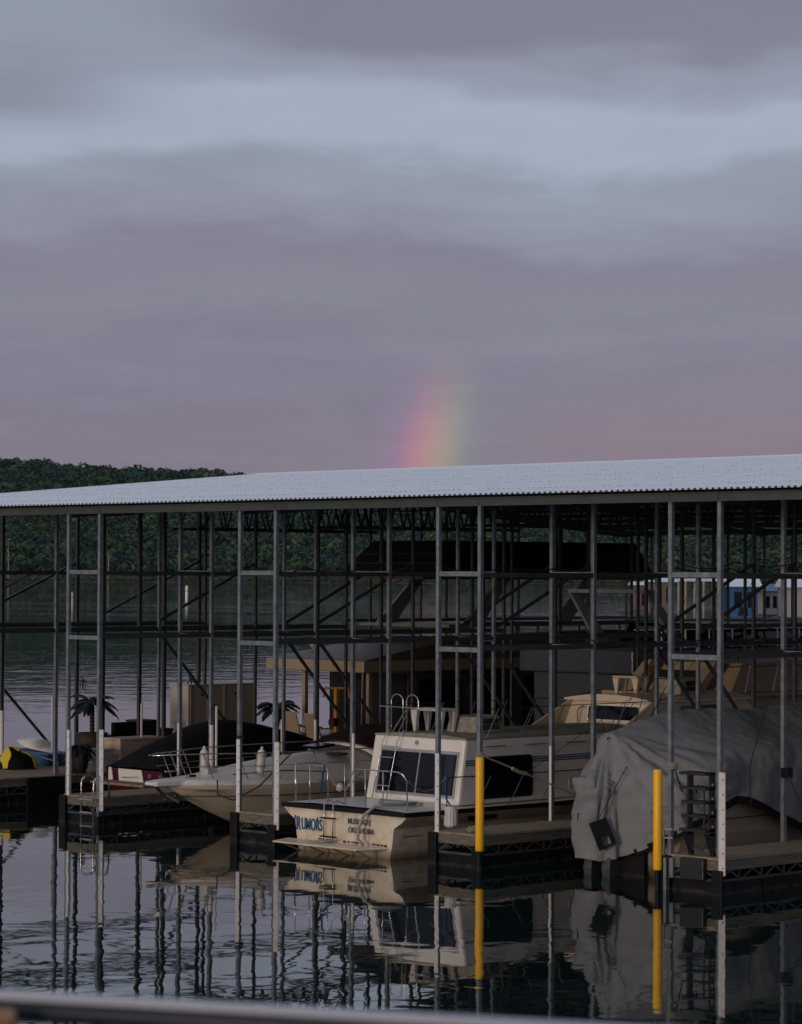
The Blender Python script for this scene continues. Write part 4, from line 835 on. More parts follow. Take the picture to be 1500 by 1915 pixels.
for j in range(NY):
    for i in range(NX): q.f.append((j*(NX+1)+i, j*(NX+1)+i+1, (j+1)*(NX+1)+i+1, (j+1)*(NX+1)+i))
# front curtain over the drives
for i in range(NX//2):
    a, b = i, NX-i; 
    if b-1 > a+1: q.f.append((a, a+1, b-1, b))
cov = q.build('fabric_cover', canvas_grey, gb, smooth=True); h = cov.modifiers.new('t', 'SOLIDIFY'); h.thickness = .01
hem = [V[j*(NX+1)+NX]+Vector((.012, 0, 0)) for j in range(13, NY, 4)]
q = MB()
for a, b in zip(hem, hem[1:]): q.bar(a, b, .03, .13)
q.build('black_hem', canvas_black, gb)
# black reinforcing patch with a window, two lines, tag
def onsurf(px, py):
    o, d = CAM, (Fv+R2*((px-750)/FPX)+U2*((957.5-py)/FPX)).normalized(); best = None
    for v in V:
        w = Vector(v)-o; t = w.dot(d); e = (w-d*t).length
        if e < .12 and (best is None or t < best): best = t
    return o+d*((best or 52)-.05)
pc = ((1101, 1540), (1133, 1529), (1153, 1577), (1121, 1592)); q = MB(); n = 12; grid = []
for j in range(n+1):
    for i in range(n+1):
        u_, v_ = i/n, j/n; px = (1-v_)*((1-u_)*pc[0][0]+u_*pc[1][0])+v_*((1-u_)*pc[3][0]+u_*pc[2][0]); py = (1-v_)*((1-u_)*pc[0][1]+u_*pc[1][1])+v_*((1-u_)*pc[3][1]+u_*pc[2][1]); grid.append((px, py))
ctr_t = [(onsurf(*g_)-CAM).length for g_ in grid]; med = sorted(ctr_t)[len(ctr_t)//2]
sm_t = [sum(ctr_t[b_*(n+1)+a_] for b_ in range(max(0, j-2), min(n, j+2)+1) for a_ in range(max(0, i-2), min(n, i+2)+1))/((min(n, j+2)-max(0, j-2)+1)*(min(n, i+2)-max(0, i-2)+1)) for j in range(n+1) for i in range(n+1)]
q.v = [tuple(CAM+(Fv+R2*((px-750)/FPX)+U2*((957.5-py)/FPX)).normalized()*(t_-.05)) for (px, py), t_ in zip(grid, sm_t)]
for j in range(n):
    for i in range(n):
        if not (4 <= i <= 8 and 7 <= j <= 10): q.f.append((j*(n+1)+i, j*(n+1)+i+1, (j+1)*(n+1)+i+1, (j+1)*(n+1)+i))
o = q.build('black_patch', canvas_black, gb); h = o.modifiers.new('t', 'SOLIDIFY'); h.thickness = .02
lg = [onsurf(1080, 1521), onsurf(1088, 1521), onsurf(1088, 1535), onsurf(1080, 1535)]
q = MB(); q.add(lg, [(0, 1, 2, 3)]); o = q.build('sewn_label', mat('label_grey', (.10, .10, .095), .7), gb); h = o.modifiers.new('t', 'SOLIDIFY'); h.thickness = .008
for pts in (((1245, 1285), (1170, 1440), (1120, 1533)), ((1205, 1290), (1195, 1330), (1145, 1470), (1130, 1535)), ((1470, 1265), (1437, 1310), (1404, 1430), (1405, 1505))):
    P = [onsurf(*p)+Vector((0, -.02, .0)) if p[1] > 1345 else at(p[0], p[1], 'y', 4.0) for p in pts]
    t_ = tag(MB().tube(P, .009, 5).build('tie_rope', rope_dark), 'thin dark rope running down over the grey cover from frame at %s' % {1245: 'the middle', 1205: 'its left part', 1470: 'its right part'}[pts[0][0]], 'rope', 'ropes over the grey cover')
for px, py in ((1120, 1330), (1152, 1335), (1185, 1315)):
    tag(MB().tube([onsurf(1136, 1386)+Vector((0, 0, .03)), at(px, py, 'y', 2.6)], .007, 5).build('tie_rope', rope_dark), 'thin dark line from the tied peak of the grey cover up %s' % {1120: 'to the left', 1152: 'nearly straight', 1185: 'to the right'}[px], 'rope', 'lines at the peak of the grey cover')
labs_ = ['fine dark line drooping from the frame to the pilothouse roof', 'fine dark line slanting steeply from frame to the cabin boat side rail, upper one', 'fine dark line from frame to the side rail by the dark window, lower one', 'fine dark line from the left post to the cabin boat roof']
for k_, (s0, s1) in enumerate((((8.95, 12.2, 5.6), (9.3, 8.6, 2.9)), ((12.0, 6.3, 5.4), (10.13, 5.2, 1.5)), ((12.0, 6.3, 4.0), (10.1, 3.3, 1.5)), ((6.3, 6.4, 5.5), (7.5, 4.2, 2.8)))):
    tag(MB().tube(sag(s0, s1, .05), .006, 5).build('hanging_line', rope_dark), labs_[k_], 'rope', 'lines from the frame to the cabin boat')
# ------------------------------------------------------------ black folding steps and dock furniture on finger 3
st_ = thing('folding_steps', (17.3, .1, DECK), 'black folding boarding steps standing on the dock end', 'steps')
xa, xb = at(1286, 1590, 'y', .02).x, at(1330, 1590, 'y', .02).x; zt = 2.05
for x in (xa+.02, xb-.02):
    MB().hexa([(x-.02, -.02, .98), (x+.02, -.02, .98), (x+.02, .12, .98), (x-.02, .12, .98)], [(x-.02, -.0, zt), (x+.02, -.0, zt), (x+.02, .13, zt), (x-.02, .13, zt)]).build('side_rail', black_m, st_)
    MB().hexa([(x-.02, .04, .66), (x+.02, .04, .66), (x+.02, .14, .66), (x-.02, .14, .66)], [(x-.02, -.12, 1.02), (x+.02, -.12, 1.02), (x+.02, .14, 1.02), (x-.02, .14, 1.02)]).build('foot_bracket', black_m, st_)
    MB().tube([(x-.01, .1, .63), (x, .1, .69)], .05, 8).build('foot', rubber, st_)
for k, z in enumerate((1.05, 1.29, 1.53, 1.77, 2.02)): MB().box(xa-.05 if k in (0, 4) else xa, xb, -.16, .14, z, z+.05).build('tread', black_m, st_, bevel=.006)
for k, z in enumerate((1.14, 1.38, 1.62, 1.86)): MB().tube([(xb+.001, .05, z), (xb+.012, .05, z)], .022, 8).build('bolt_plate', grey_pl, st_)
MB().tube([(xa+.12, .1, 1.7), (xa+.15, .1, 1.82), (xa+.28, .1, 1.82), (xa+.3, .1, 1.66), (xa+.3, .1, 1.1), (xa+.36, .08, .85), (xa+.3, .05, .72), (xa+.15, 0, .74), (xa+.1, 0, .86)], .018, 7).build('hinge_hose', black_m, st_, smooth=True)
tag(MB().box(xa-.02, xb-.02, -.17, -.068, .23, .60).build('mount_box', black_m, bevel=.01), 'black box bolted to the dock edge below the folding steps', 'mounting box')
ga, gb2 = at(1256, 1600, 'y', -.09), at(1256, 1790, 'y', -.09)
g_ = thing('pile_bracket', (ga.x, -.09, 0), 'galvanised steel bracket with guide bar between yellow pole and dock corner', 'bracket')
MB().box(ga.x-.10, ga.x+.06, -.13, -.07, .22, .56).build('plate', steel, g_); MB().box(ga.x-.12, ga.x-.06, -.17, -.132, -.4, .56).build('leg', steel, g_)
q = MB(); x_ = at(1242, 1560, 'y', -.12).x; q.bar((x_, -.12, .36), (x_, -.12, 1.05), .03); q.bar((x_, -.12, 1.05), (ga.x, -.06, 1.05), .025); q.bar((x_, -.12, .9), (ga.x, -.06, .9), .025); q.bar((x_-.1, -.13, .36), (x_, -.12, .36), .02); q.build('guide_bar', steel, g_)
def post_rope(px, py, Y, m, lab, n=5, r=.075):
    p = at(px, py, 'y', Y); t = tag(MB().tube(wrap_rope((p.x, p.y), r, n, p.z-.05), .012, 6).build('wrapped_rope', m), lab, 'rope', 'ropes wrapped round posts'); return p
p1 = post_rope(1258, 1433, 0, rope_m, 'pale rope wrapped round the post behind the right yellow pole'); p2 = post_rope(898, 1412, 0, rope_m, 'pale rope wrapped round the post above the left yellow pole', 4)
p3 = post_rope(450, 1377, 0, rope_dark, 'dark rope wrapped round the post by the cruiser bow', 3); p4 = post_rope(396, 1374, D, rope_dark, 'dark line wrapped round the cream guard behind the bow fender', 2)
p5_ = at(1471, 1445, 'y', D); tag(MB().box(p5_.x-.08, p5_.x+.09, D-.07, D+.07, p5_.z-.09, p5_.z+.09).build('strap_clamp', rubber), 'black strap clamp round the post in front of the grey cover', 'clamp')
tag(MB().tube(sag(p5_+Vector((.06, -.05, 0)), at(1502, 1510, 'x', 17.2), .02), .012, 5).build('mooring_line', rope_dark), 'dark line running down right from the strap clamp', 'rope')
tag(MB().tube([at(903, 1414, 'y', -.06), at(955, 1435, 'y', .6), at(1010, 1458, 'y', 1.4), at(1075, 1487, 'y', 2.3)], .017, 6).build('mooring_line', rope_m), 'pale mooring rope slanting from the left yellow pole post', 'rope')
tag(MB().tube([at(958, 1437, 'y', .6), at(972, 1444, 'y', .8), at(985, 1447, 'y', 1.0)], .035, 7).build('rope_knot', rope_m), 'pale thick splice knotted in the slanting mooring rope', 'rope')
tag(MB().tube(sag(at(1262, 1438, 'y', -.05), at(1276, 1480, 'y', .2), .01), .014, 6).build('hanging_line', rope_dark), 'dark line hanging from the wrapped post towards the folding steps', 'rope')
q = MB()
for k in range(5):
    pts = []; 
    for j in range(18): a_ = j/17*math.pi*2; pts.append((11.47+.28+.14*math.cos(a_)+.02*k, .12+.11*math.sin(a_), DECK+.02+.016*k+.05*abs(math.sin(a_*2+k))))
    q.tube(pts, .014, 5)
tag(q.build('rope_coil', rope_m), 'pale coil of rope lying on the dock behind the left yellow pole', 'rope')
for nm, pp, lb in (('cleat', at(104, 1447, 'z', DECK), 'white cleat with rope at the foot of the post left of the palm pots'),):
    t = thing('dock_cleat', pp, lb, 'cleat'); MB().lathe(pp, [(.06, 0), (.06, .10), (.04, .11)], 14).build('base', grey_pl, t); MB().tube(wrap_rope((pp.x, pp.y), .07, 3, pp.z+.02), .012, 6).build('rope', rope_m, t)
    MB().tube([pp+Vector((.05, 0, .1)), pp+Vector((-.3, .3, .25)), at(75, 1415, 'y', 3.6)], .010, 5).build('painter_line', rope_m, t)
# ------------------------------------------------------------ things on the left docks
def box_thing(name, x0, x1, y0, y1, z0, z1, m, lab, cat, bevel=.015, lid=None):
    t = thing(name, ((x0+x1)/2, (y0+y1)/2, z0), lab, cat); MB().box(x0, x1, y0, y1, z0, z1).build('body', m, t, bevel=bevel)
    if lid: MB().box(x0-.03, x1+.03, y0-.03, y1+.03, z1+.001, z1+lid).build('lid', m, t, bevel=.01)
    return t
# locker with siding boards
lx1 = -5.12; a = at(228, 1443, 'z', DECK); 
ly = at(262, 1443, 'x', lx1).y; a = at(228, 1440, 'x', lx1); lx0 = lx1-.62; ly0 = a.y-.05
lt = thing('dock_locker', (lx0, ly0, DECK), 'beige dock locker with horizontal siding and flat lid beside the white guard', 'locker')
MB().box(lx0, lx1, ly0, ly0+1.35, DECK, 1.36).build('body', beige_m, lt)
for k in range(6):
    z = DECK+.01+k*.123
    MB().box(lx0-.004, lx1+.004, ly0-.018, ly0-.002, z, z+.112).build('siding_board', beige_m, lt); MB().box(lx1+.002, lx1+.018, ly0, ly0+1.35, z, z+.112).build('siding_board', beige_m, lt)
MB().box(lx0-.04, lx1+.05, ly0-.05, ly0+1.4, 1.362, 1.42).build('lid', beige_m, lt, bevel=.01)
cp = at(179, 1444, 'z', DECK); box_thing('white_cooler', cp.x-.2, cp.x+.24, cp.y, cp.y+.35, DECK, 1.14, grey_pl, 'white upright cooler box between the palm pot and the post guard', 'cooler', .02, .05)
# palms
def palm(x, y, z, h, n, L, label, pot=(.3, .45), seed=1, lean=.05):
    rr = random.Random(seed); t = thing('potted_palm', (x, y, z), label, 'palm', 'artificial palms on the dock'); r, ph = pot
    q = MB(); q.lathe((x, y, z), [(r*.72, 0), (r*.95, ph*.35), (r, ph*.75), (r*.96, ph*.93), (r*1.04, ph*.95), (r*1.04, ph), (r*.88, ph), (r*.86, ph-.05)], 22); q.build('pot', pot_m, t, smooth=True)
    tz = z+ph-.05; top = Vector((x+lean, y, tz+h)); q = MB(); N_ = 9
    for k in range(N_): a = k/N_; c = Vector((x+lean*a*a, y, tz+h*a)); q.tube([c, c+Vector((0, 0, h/N_*.75)), c+Vector((0, 0, h/N_))], [.055, .075, .06], 9)
    q.build('trunk', bark_m, t)
    for k in range(n):
        a = 2*math.pi*k/n+rr.uniform(-.2, .2); up = rr.uniform(.15, 1.0); ll = L*rr.uniform(.8, 1.1); pts = []
        for j in range(8): s = j/7; pts.append(top+Vector((math.cos(a)*ll*s*(.95-.2*up), math.sin(a)*ll*s*(.95-.2*up), ll*(up*.75*s-1.05*s*s*(.55+.3*(1-up))))))
        q = MB(); q.tube(pts, [.014-.0015*j for j in range(8)], 4)
        for j in range(1, 46):
            s = j/46*7; i0 = int(s); p = pts[i0].lerp(pts[min(7, i0+1)], s-i0); dr = (pts[min(7, i0+1)]-pts[i0]).normalized(); sd = dr.cross(Vector((0, 0, 1))).normalized(); wl = ll*.30*math.sin(min(1, (j+3)/24)*math.pi/2)*(1-.6*max(0, (j-24)/16))
            for sg in (-1, 1):
                tip = p+dr*wl*.75+sd*sg*wl*.62+Vector((0, 0, -wl*rr.uniform(.15, .55))); w = dr*.038
                q.add([p-w, p+w, tip], [(0, 1, 2)])
        q.build('frond', palm_green, t)
pp = at(172, 1420, 'y', 8.7); palm(pp.x, pp.y, DECK, .85, 20, .85, 'taller potted palm standing behind the smaller one', (.42, .55), 3, -.02)
pp = at(146, 1440, 'y', 3.95); palm(pp.x, pp.y, DECK, .22, 13, .55, 'small low palm in a brown round pot on the near dock', (.25, .46), 5)
pp = at(515, 1400, 'x', -9.6); palm(pp.x, pp.y, DECK, .75, 22, .85, 'dark palm behind the black boat cover beside the grey cabinet', (.3, .4), 9)
# black sofa and pots on the outer finger
bp = at(198, 1418, 'x', -11.2); t = thing('patio_sofa', (bp.x, bp.y, DECK), 'black wicker patio sofa behind the beige locker', 'sofa')
MB().box(-11.7, -11.0, bp.y, bp.y+1.15, DECK, 1.05).build('seat', canvas_black, t, bevel=.03); MB().box(-11.0+.001, -10.85, bp.y, bp.y+1.15, DECK, 1.42).build('backrest', canvas_black, t, bevel=.03)
for px, w, lab in ((266, .30, 'tall tapered black planter behind the locker, left of the wider one'), (302, .22, 'low black planter beside the grey cabinet')):
    p = at(px, 1400, 'x', -11.0); hh = at(px, 1346 if px < 280 else 1362, 'x', -11.0).z
    t = thing('black_planter', (p.x, p.y, DECK), lab, 'planter', 'black planters on the outer dock'); MB().loft([[(p.x-w*k, p.y-w*k, z), (p.x+w*k, p.y-w*k, z), (p.x+w*k, p.y+w*k, z), (p.x-w*k, p.y+w*k, z)] for k, z in ((.7, DECK), (1, hh-.05), (1.08, hh-.049), (1.08, hh))], True, True, closed=True).build('pot', black_m, t)
    MB().box(p.x-w*.9, p.x+w*.9, p.y-w*.9, p.y+w*.9, hh+.001, hh+.01).build('soil', bark_m, t)
# grey cabinet
cx1 = -10.7; c0 = at(352, 1380, 'x', cx1); c1 = at(476, 1380, 'x', cx1); topz = at(352, 1283, 'x', cx1).z; cl = at(318, 1380, 'y', c0.y).x
ct = thing('storage_cabinet', (cl, c0.y, DECK), 'large grey beige storage cabinet on the outer dock with vertical seams', 'cabinet')
MB().box(cl, cx1, c0.y, c1.y, DECK, topz).build('body', greige_m, ct)
for k in range(4): y = lerp(c0.y, c1.y, (k+.12)/4); MB().box(cx1+.001, cx1+.012, y, y+.02, DECK, topz).build('seam_strip', beige_m, ct)
for k in range(2): y = lerp(c0.y, c1.y, (k*2+.6)/4+.05); q = MB(); q.tube([(cx1+.001, y, topz-.25), (cx1+.012, y, topz-.25)], .035, 10); q.build('vent_hole', rubber, ct)
MB().box(cl-.03, cx1+.03, c0.y-.03, c1.y+.03, topz+.001, topz+.035).build('lid', greige_m, ct)
lp = thing('cabinet_lamp', (cx1-.3, c0.y+.35, topz+.036), 'small dark ornament on top of the grey cabinet', 'ornament')
q = MB(); b0 = Vector(lp['_o']); q.tube([b0, b0+Vector((0, 0, .12))], .02, 6); q.tube([b0+Vector((0, 0, .12)), b0+Vector((0, 0, .24))], .07, 8); q.tube([b0+Vector((0, 0, .24)), b0+Vector((0, 0, .42))], .014, 6); q.tube([b0+Vector((-.18, 0, .01)), b0+Vector((-.1, 0, .07)), b0+Vector((.1, 0, .07)), b0+Vector((.18, 0, .01))], .014, 6); q.build('body', rubber, lp)
# lantern on post
l0 = at(155, 1288, 'y', 9.5); lt_ = thing('hanging_lantern', l0, 'small black lantern hanging from a bracket on a post, above the palm', 'lantern')
for sx in (-1, 1):
    for sy in (-1, 1): MB().bar(l0+Vector((sx*.055, sy*.055, 0)), l0+Vector((sx*.045, sy*.045, .17)), .012).build('frame_bar', rubber, lt_)
MB().box(l0.x-.06, l0.x+.06, l0.y-.06, l0.y+.06, l0.z-.012, l0.z-.001).build('base', rubber, lt_); MB().loft([[(l0.x-k, l0.y-k, l0.z+z), (l0.x+k, l0.y-k, l0.z+z), (l0.x+k, l0.y+k, l0.z+z), (l0.x-k, l0.y+k, l0.z+z)] for k, z in ((.085, .172), (.03, .23), (.01, .26))], True, True, closed=True).build('cap', rubber, lt_)
MB().tube([l0+Vector((0, 0, .26)), l0+Vector((0, 0, .31)), l0+Vector((-.06, 0, .34)), l0+Vector((-.14, 0, .28))], .008, 5).build('hook', rubber, lt_)
# inflatable raft with yellow cloth, paddle boat
ra = Vector((-7.6, 3.3, DECK)); rf = thing('inflatable_raft', ra, 'black and yellow inflatable raft heaped on the left dock', 'raft')
A_, B_ = at(8, 1440, 'z', DECK), at(72, 1438, 'z', DECK)
rg = []
n = 24
for j in range(n+1):
    t = j/n; c = A_.lerp(B_, t); w = .42*math.sin(max(.05, min(.97, t))*math.pi)**.4; hh = (.46+.10*math.sin(t*7))*math.sin(max(.04, min(.96, t))*math.pi)**.5; nrm_ = Vector((-(B_-A_).y, (B_-A_).x, 0)).normalized()
    rg.append([c+nrm_*(w*math.cos(R(a_))*-1+.3)+Vector((0, 0, hh*math.sin(R(a_))*(1+.12*noise.noise(Vector((t*6, a_*.03, 0)))))) for a_ in range(0, 181, 15)])
MB().loft(rg, True, True).build('tube', canvas_black, rf, smooth=True)
rg2 = []
for j in range(0, 33):
    t = j/32*.98+.01; c = A_.lerp(B_, t*1.05-.02); w = .45*math.sin(max(.05, min(.97, t))*math.pi)**.4+.03; hh = (.50+.10*math.sin(t*7))*math.sin(max(.04, min(.96, t))*math.pi)**.5+.03
    lowa = 92-32*abs(math.sin(t*9+.6))-(80 if t < .12 or t > .86 else (32 if .12 <= t < .25 else 0)); lowa = max(lowa, 6)
    ring = []
    for i in range(14): a_ = 180-(180-(180-lowa))*0-(i/13)*(180-lowa); a_ = 180-a_; nz = noise.noise(Vector((t*9, a_*.05, 4)))*.04; ring.append(c+nrm_*((w+nz)*math.cos(R(180-a_)) * 1+.3)+Vector((0, 0, (hh+nz)*math.sin(R(a_))+.005)))
    rg2.append([Vector((c+nrm_*((w)*-math.cos(R(lowa+(170-lowa)*i/13))+.3)+Vector((0, 0, (hh+noise.noise(Vector((t*9, i*.5, 4)))*.05)*math.sin(R(lowa+(170-lowa)*i/13)))))) for i in range(14)])
o = MB().loft(rg2, False, False).build('yellow_cloth', yellow_fab, rf, smooth=True); h = o.modifiers.new('t', 'SOLIDIFY'); h.thickness = .015
pb = thing('paddle_craft', at(68, 1430, 'y', 5.2), 'white and blue small plastic paddle craft behind the raft', 'dinghy'); c0_ = Vector(pb['_o'])
c0_.z = DECK; rg = []
for j in range(13):
    t = j/12; c = c0_+Vector((-.75+1.5*t, .1, 0)); w = .38*math.sin(max(.08, min(.92, t))*math.pi)**.6; rg.append([c+Vector((0, -w*math.cos(R(a_)), .30+.45*w*math.sin(R(a_))*(1.2 if j < 8 else .4)+.22*(1-t))) for a_ in range(0, 181, 20)])
MB().loft(rg, True, True).build('shell', gelcoat, pb, smooth=True)
MB().hexa([c0_+Vector(v) for v in ((-.5, -.34, .0), (.95, -.34, .0), (.95, .4, .0), (-.5, .4, .0))], [c0_+Vector(v) for v in ((-.65, -.4, .36), (1.0, -.4, .30), (1.0, .45, .30), (-.65, .45, .36))]).build('hull', blue_m, pb, bevel=.04)
# chairs, davit on the rear walkway
def patio_chair(px, lab, rz=0):
    p = at(px, 1410, 'x', -7.4 if px > 575 else -8.6); t = thing('patio_chair', (p.x, p.y, DECK), lab, 'chair', 'tan patio chairs on the main walkway')
    x, y = p.x, p.y
    MB().box(x-.28, x+.28, y-.28, y+.28, DECK+.36, DECK+.46).build('seat', tan, t, bevel=.02); MB().hexa([(x-.28, y-.30, DECK+.46), (x+.28, y-.30, DECK+.46), (x+.28, y-.22, DECK+.46), (x-.28, y-.22, DECK+.46)], [(x-.24, y-.42, DECK+1.05), (x+.24, y-.42, DECK+1.05), (x+.24, y-.36, DECK+1.05), (x-.24, y-.36, DECK+1.05)]).build('backrest', tan, t, bevel=.03)
    for sx in (-1, 1):
        for sy in (-1, 1): MB().bar((x+sx*.25, y+sy*.24, DECK), (x+sx*.25, y+sy*.24, DECK+.36), .04).build('leg', tan, t)
        MB().box(x+sx*.27-.03, x+sx*.27+.03, y-.28, y+.28, DECK+.62, DECK+.66).build('armrest', tan, t)
patio_chair(562, 'tan patio chair nearest the dark palm behind the cover'); patio_chair(600, 'tan patio chair beside the yellow davit')
dv0 = at(629, 1415, 'x', -6.6); dv_ = thing('yellow_davit', (dv0.x, dv0.y, DECK), 'yellow orange steel winch stand on the main walkway', 'winch stand'); zt_ = at(629, 1287, 'x', -6.6).z
MB().bar((dv0.x, dv0.y, DECK), (dv0.x, dv0.y, zt_), .11).build('mast', orange_m, dv_); MB().tube([(dv0.x-.3, dv0.y-.2, zt_-.25), (dv0.x-.25, dv0.y-.2, zt_), (dv0.x+.25, dv0.y+.2, zt_), (dv0.x+.3, dv0.y+.2, zt_-.25)], .035, 6).build('arm', orange_m, dv_); MB().bar((dv0.x-.35, dv0.y, DECK), (dv0.x, dv0.y, DECK+.7), .06).build('strut', orange_m, dv_)
MB().tube([(dv0.x+.06, dv0.y-.1, DECK+.85), (dv0.x+.06, dv0.y-.25, DECK+.85)], .12, 12).build('winch_drum', maroon_m, dv_)

# ------------------------------------------------------------ boats on the far side of the walkway
tan_shaded = mat('shaded_tan_superstructure', (.085, .07, .055), .5, 0, .15, 1.5)  # tan darkened: the shade on the sheltered superstructure is in its colour
A0, A1 = -11.05, -7.0
arch_m = mat('grey_tan_arch', (.16, .15, .13), .5)
ha = thing('houseboat', (-9, 22, 0), 'large tan houseboat with black upper canvas and slanted arches behind the cruiser', 'boat')
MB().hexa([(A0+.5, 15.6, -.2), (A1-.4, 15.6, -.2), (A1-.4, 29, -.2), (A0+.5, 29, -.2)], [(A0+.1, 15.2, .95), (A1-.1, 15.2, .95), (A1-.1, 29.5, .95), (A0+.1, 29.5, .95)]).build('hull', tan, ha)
MB().box(A0+.45, A1-.35, 17.0, 28.5, .96, 2.72).build('lower_cabin', tan_shaded, ha)
ent = MB().box(A0+.5, A1-.4, 16.96, 16.995, .98, 2.65).build('doorway_shade', rubber, ha)  # black plate stands in for the unlit cabin interior
for x, m_ in ((A0+1.0, tan), (A1-.42, tan)): MB().box(x-.06, x+.06, 15.5, 15.62, .96, 2.72).build('porch_column', m_, ha)
for k in range(5): y = 17.4+k*2.1; w_ = MB().box(A1-.349, A1-.335, y, y+1.7, 1.1, 2.5).build('window', rubber, ha); sub(MB().box(A1-.334, A1-.328, y+.06, y+1.64, 1.16, 2.44), 'pane', glass_m, w_, ha)
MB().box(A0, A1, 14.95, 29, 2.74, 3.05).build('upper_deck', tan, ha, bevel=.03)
MB().loft([[(A0+.1, 15.1, 3.05), (A1-.1, 15.1, 3.05), (A1-.1, 15.1, 3.07), (A0+.1, 15.1, 3.07)], [(A0+.4, 18.2, 3.05), (A1-.15, 18.2, 3.05), (A1-.15, 18.2, 3.55), (A0+.4, 18.2, 3.55)], [(A0+.4, 28.5, 3.05), (A1-.15, 28.5, 3.05), (A1-.15, 28.5, 3.75), (A0+.4, 28.5, 3.75)]], True, True, closed=True).build('flybridge', tan_shaded, ha)
MB().box(A0+.3, A1-.05, 18.3, 28.5, 3.95, 4.03).build('rail_top', arch_m, ha)
for k in range(12): MB().bar((A1-.1, 18.4+k*.9, 3.7), (A1-.1, 18.4+k*.9, 3.96), .04).build('rail_post', steel_dark, ha)
for x in (A0+.4, A1-.1):
    for y in (18.9, 22.6):
        q = MB(); pts0 = [(x, y, 4.0), (x, y+.45, 4.05), (x, y+1.15, 4.75), (x, y+1.75, 5.35), (x, y+1.75, 5.1), (x, y+1.3, 4.5)]
        q.loft([[(x-.05, y+a_, z) for a_, z in ((0, 4.03), (.75, 4.03), (1.9, 5.3), (1.45, 5.3))], [(x+.05, y+a_, z) for a_, z in ((0, 4.03), (.75, 4.03), (1.9, 5.3), (1.45, 5.3))]], True, True, closed=True); q.build('arch_leg', arch_m, ha)
MB().box(A0+.2, A1, 17.2, 27.2, 5.30, 5.48).build('hardtop', tan_shaded, ha, bevel=.03)
MB().hexa([(A0+.25, 17.6, 5.50), (A1, 17.6, 5.50), (A1, 27, 5.50), (A0+.25, 27, 5.50)], [(A0+.7, 18.5, 6.40), (A1-.02, 18.5, 6.40), (A1-.02, 26.2, 6.40), (A0+.7, 26.2, 6.40)]).build('black_canopy', canvas_black, ha)
for z in (5.75, 6.02): f = (z-5.5)/.9; MB().box(A0+.25+.45*f+.05, A1-.1, 17.6+.9*f-.018, 17.6+.9*f-.004, z, z+.015).build('canopy_seam', steel_dark, ha)
word("Sk'll's", (A1+.004, 24.35, 5.72), .62, mat('faint_lettering', (.045, .045, .05), .8), ha, rot=(R(90), 0, R(90)), name='canopy_lettering', sx=1.0, shear=.25)
for x in (A0+.5, A1-.3): MB().tube([(x, 15.2, 3.05), (x-.1, 15.25, 1.2)], .02, 5).build('stay', chrome, ha)
q = MB(); q.lathe((-10.6, 16.4, 3.2), [(.03, 0), (.05, .1), (.13, .16), (.13, .28), (.05, .32)], 12); q.build('horn', tan, ha)
# second houseboat
B0, B1 = -5.0, -.8
hb = thing('houseboat', (-3, 23, 0), 'pale blue grey motor yacht with dark upper windows behind the cabin boat', 'boat')
MB().hexa([(B0+.5, 16.5, -.2), (B1-.4, 16.5, -.2), (B1-.4, 30, -.2), (B0+.5, 30, -.2)], [(B0+.1, 16, 1.1), (B1-.05, 16, 1.1), (B1-.05, 30.5, 1.1), (B0+.1, 30.5, 1.1)]).build('hull', blue_grey_shaded, hb)
MB().box(B0+.4, B1-.3, 19.2, 29.5, 1.11, 2.75).build('main_cabin', blue_grey_shaded, hb)
for k in range(5): y = 19.5+k*1.95; MB().box(B1-.299, B1-.287, y, y+1.7, 1.5, 2.45).build('window', glass_m, hb)
MB().box(B0, B1, 19.0, 30, 2.77, 3.45).build('upper_deck', blue_grey_shaded, hb, bevel=.05)
MB().loft([[(B0+.5, 22.6, 3.46), (B1-.2, 22.6, 3.46), (B1-.3, 23.0, 4.1), (B0+.6, 23.0, 4.1)], [(B0+.5, 27.4, 3.46), (B1-.2, 27.4, 3.46), (B1-.3, 26.4, 4.1), (B0+.6, 26.4, 4.1)]], True, True, closed=True).build('bridge_glass', glass_m, hb)
for k in range(10): MB().bar((B1-.03, 19.2+k*1.0, 3.46), (B1-.03, 19.2+k*1.0, 3.95), .035).build('rail_post', chrome, hb)
MB().box(B1-.05, B1-.02, 19.1, 29.5, 3.96, 4.0).build('rail_top', chrome, hb); MB().box(B1+.001, B1+.01, 19.1, 29.5, 2.82, 2.9).build('blue_stripe', navy_m, hb)
for x in (B0+.8, B1-.6): q = MB(); q.hexa([(x-.05, 21.4, 3.46), (x+.05, 21.4, 3.46), (x+.05, 21.95, 3.46), (x-.05, 21.95, 3.46)], [(x-.05, 20.2, 4.95), (x+.05, 20.2, 4.95), (x+.05, 20.5, 4.95), (x-.05, 20.5, 4.95)]); q.build('arch_leg', mat('pale_arch', (.30, .32, .34), .5), hb)
MB().box(B0+.75, B1-.55, 20.2, 20.6, 4.951, 5.05).build('arch_top', bpy.data.materials['pale_arch'], hb)
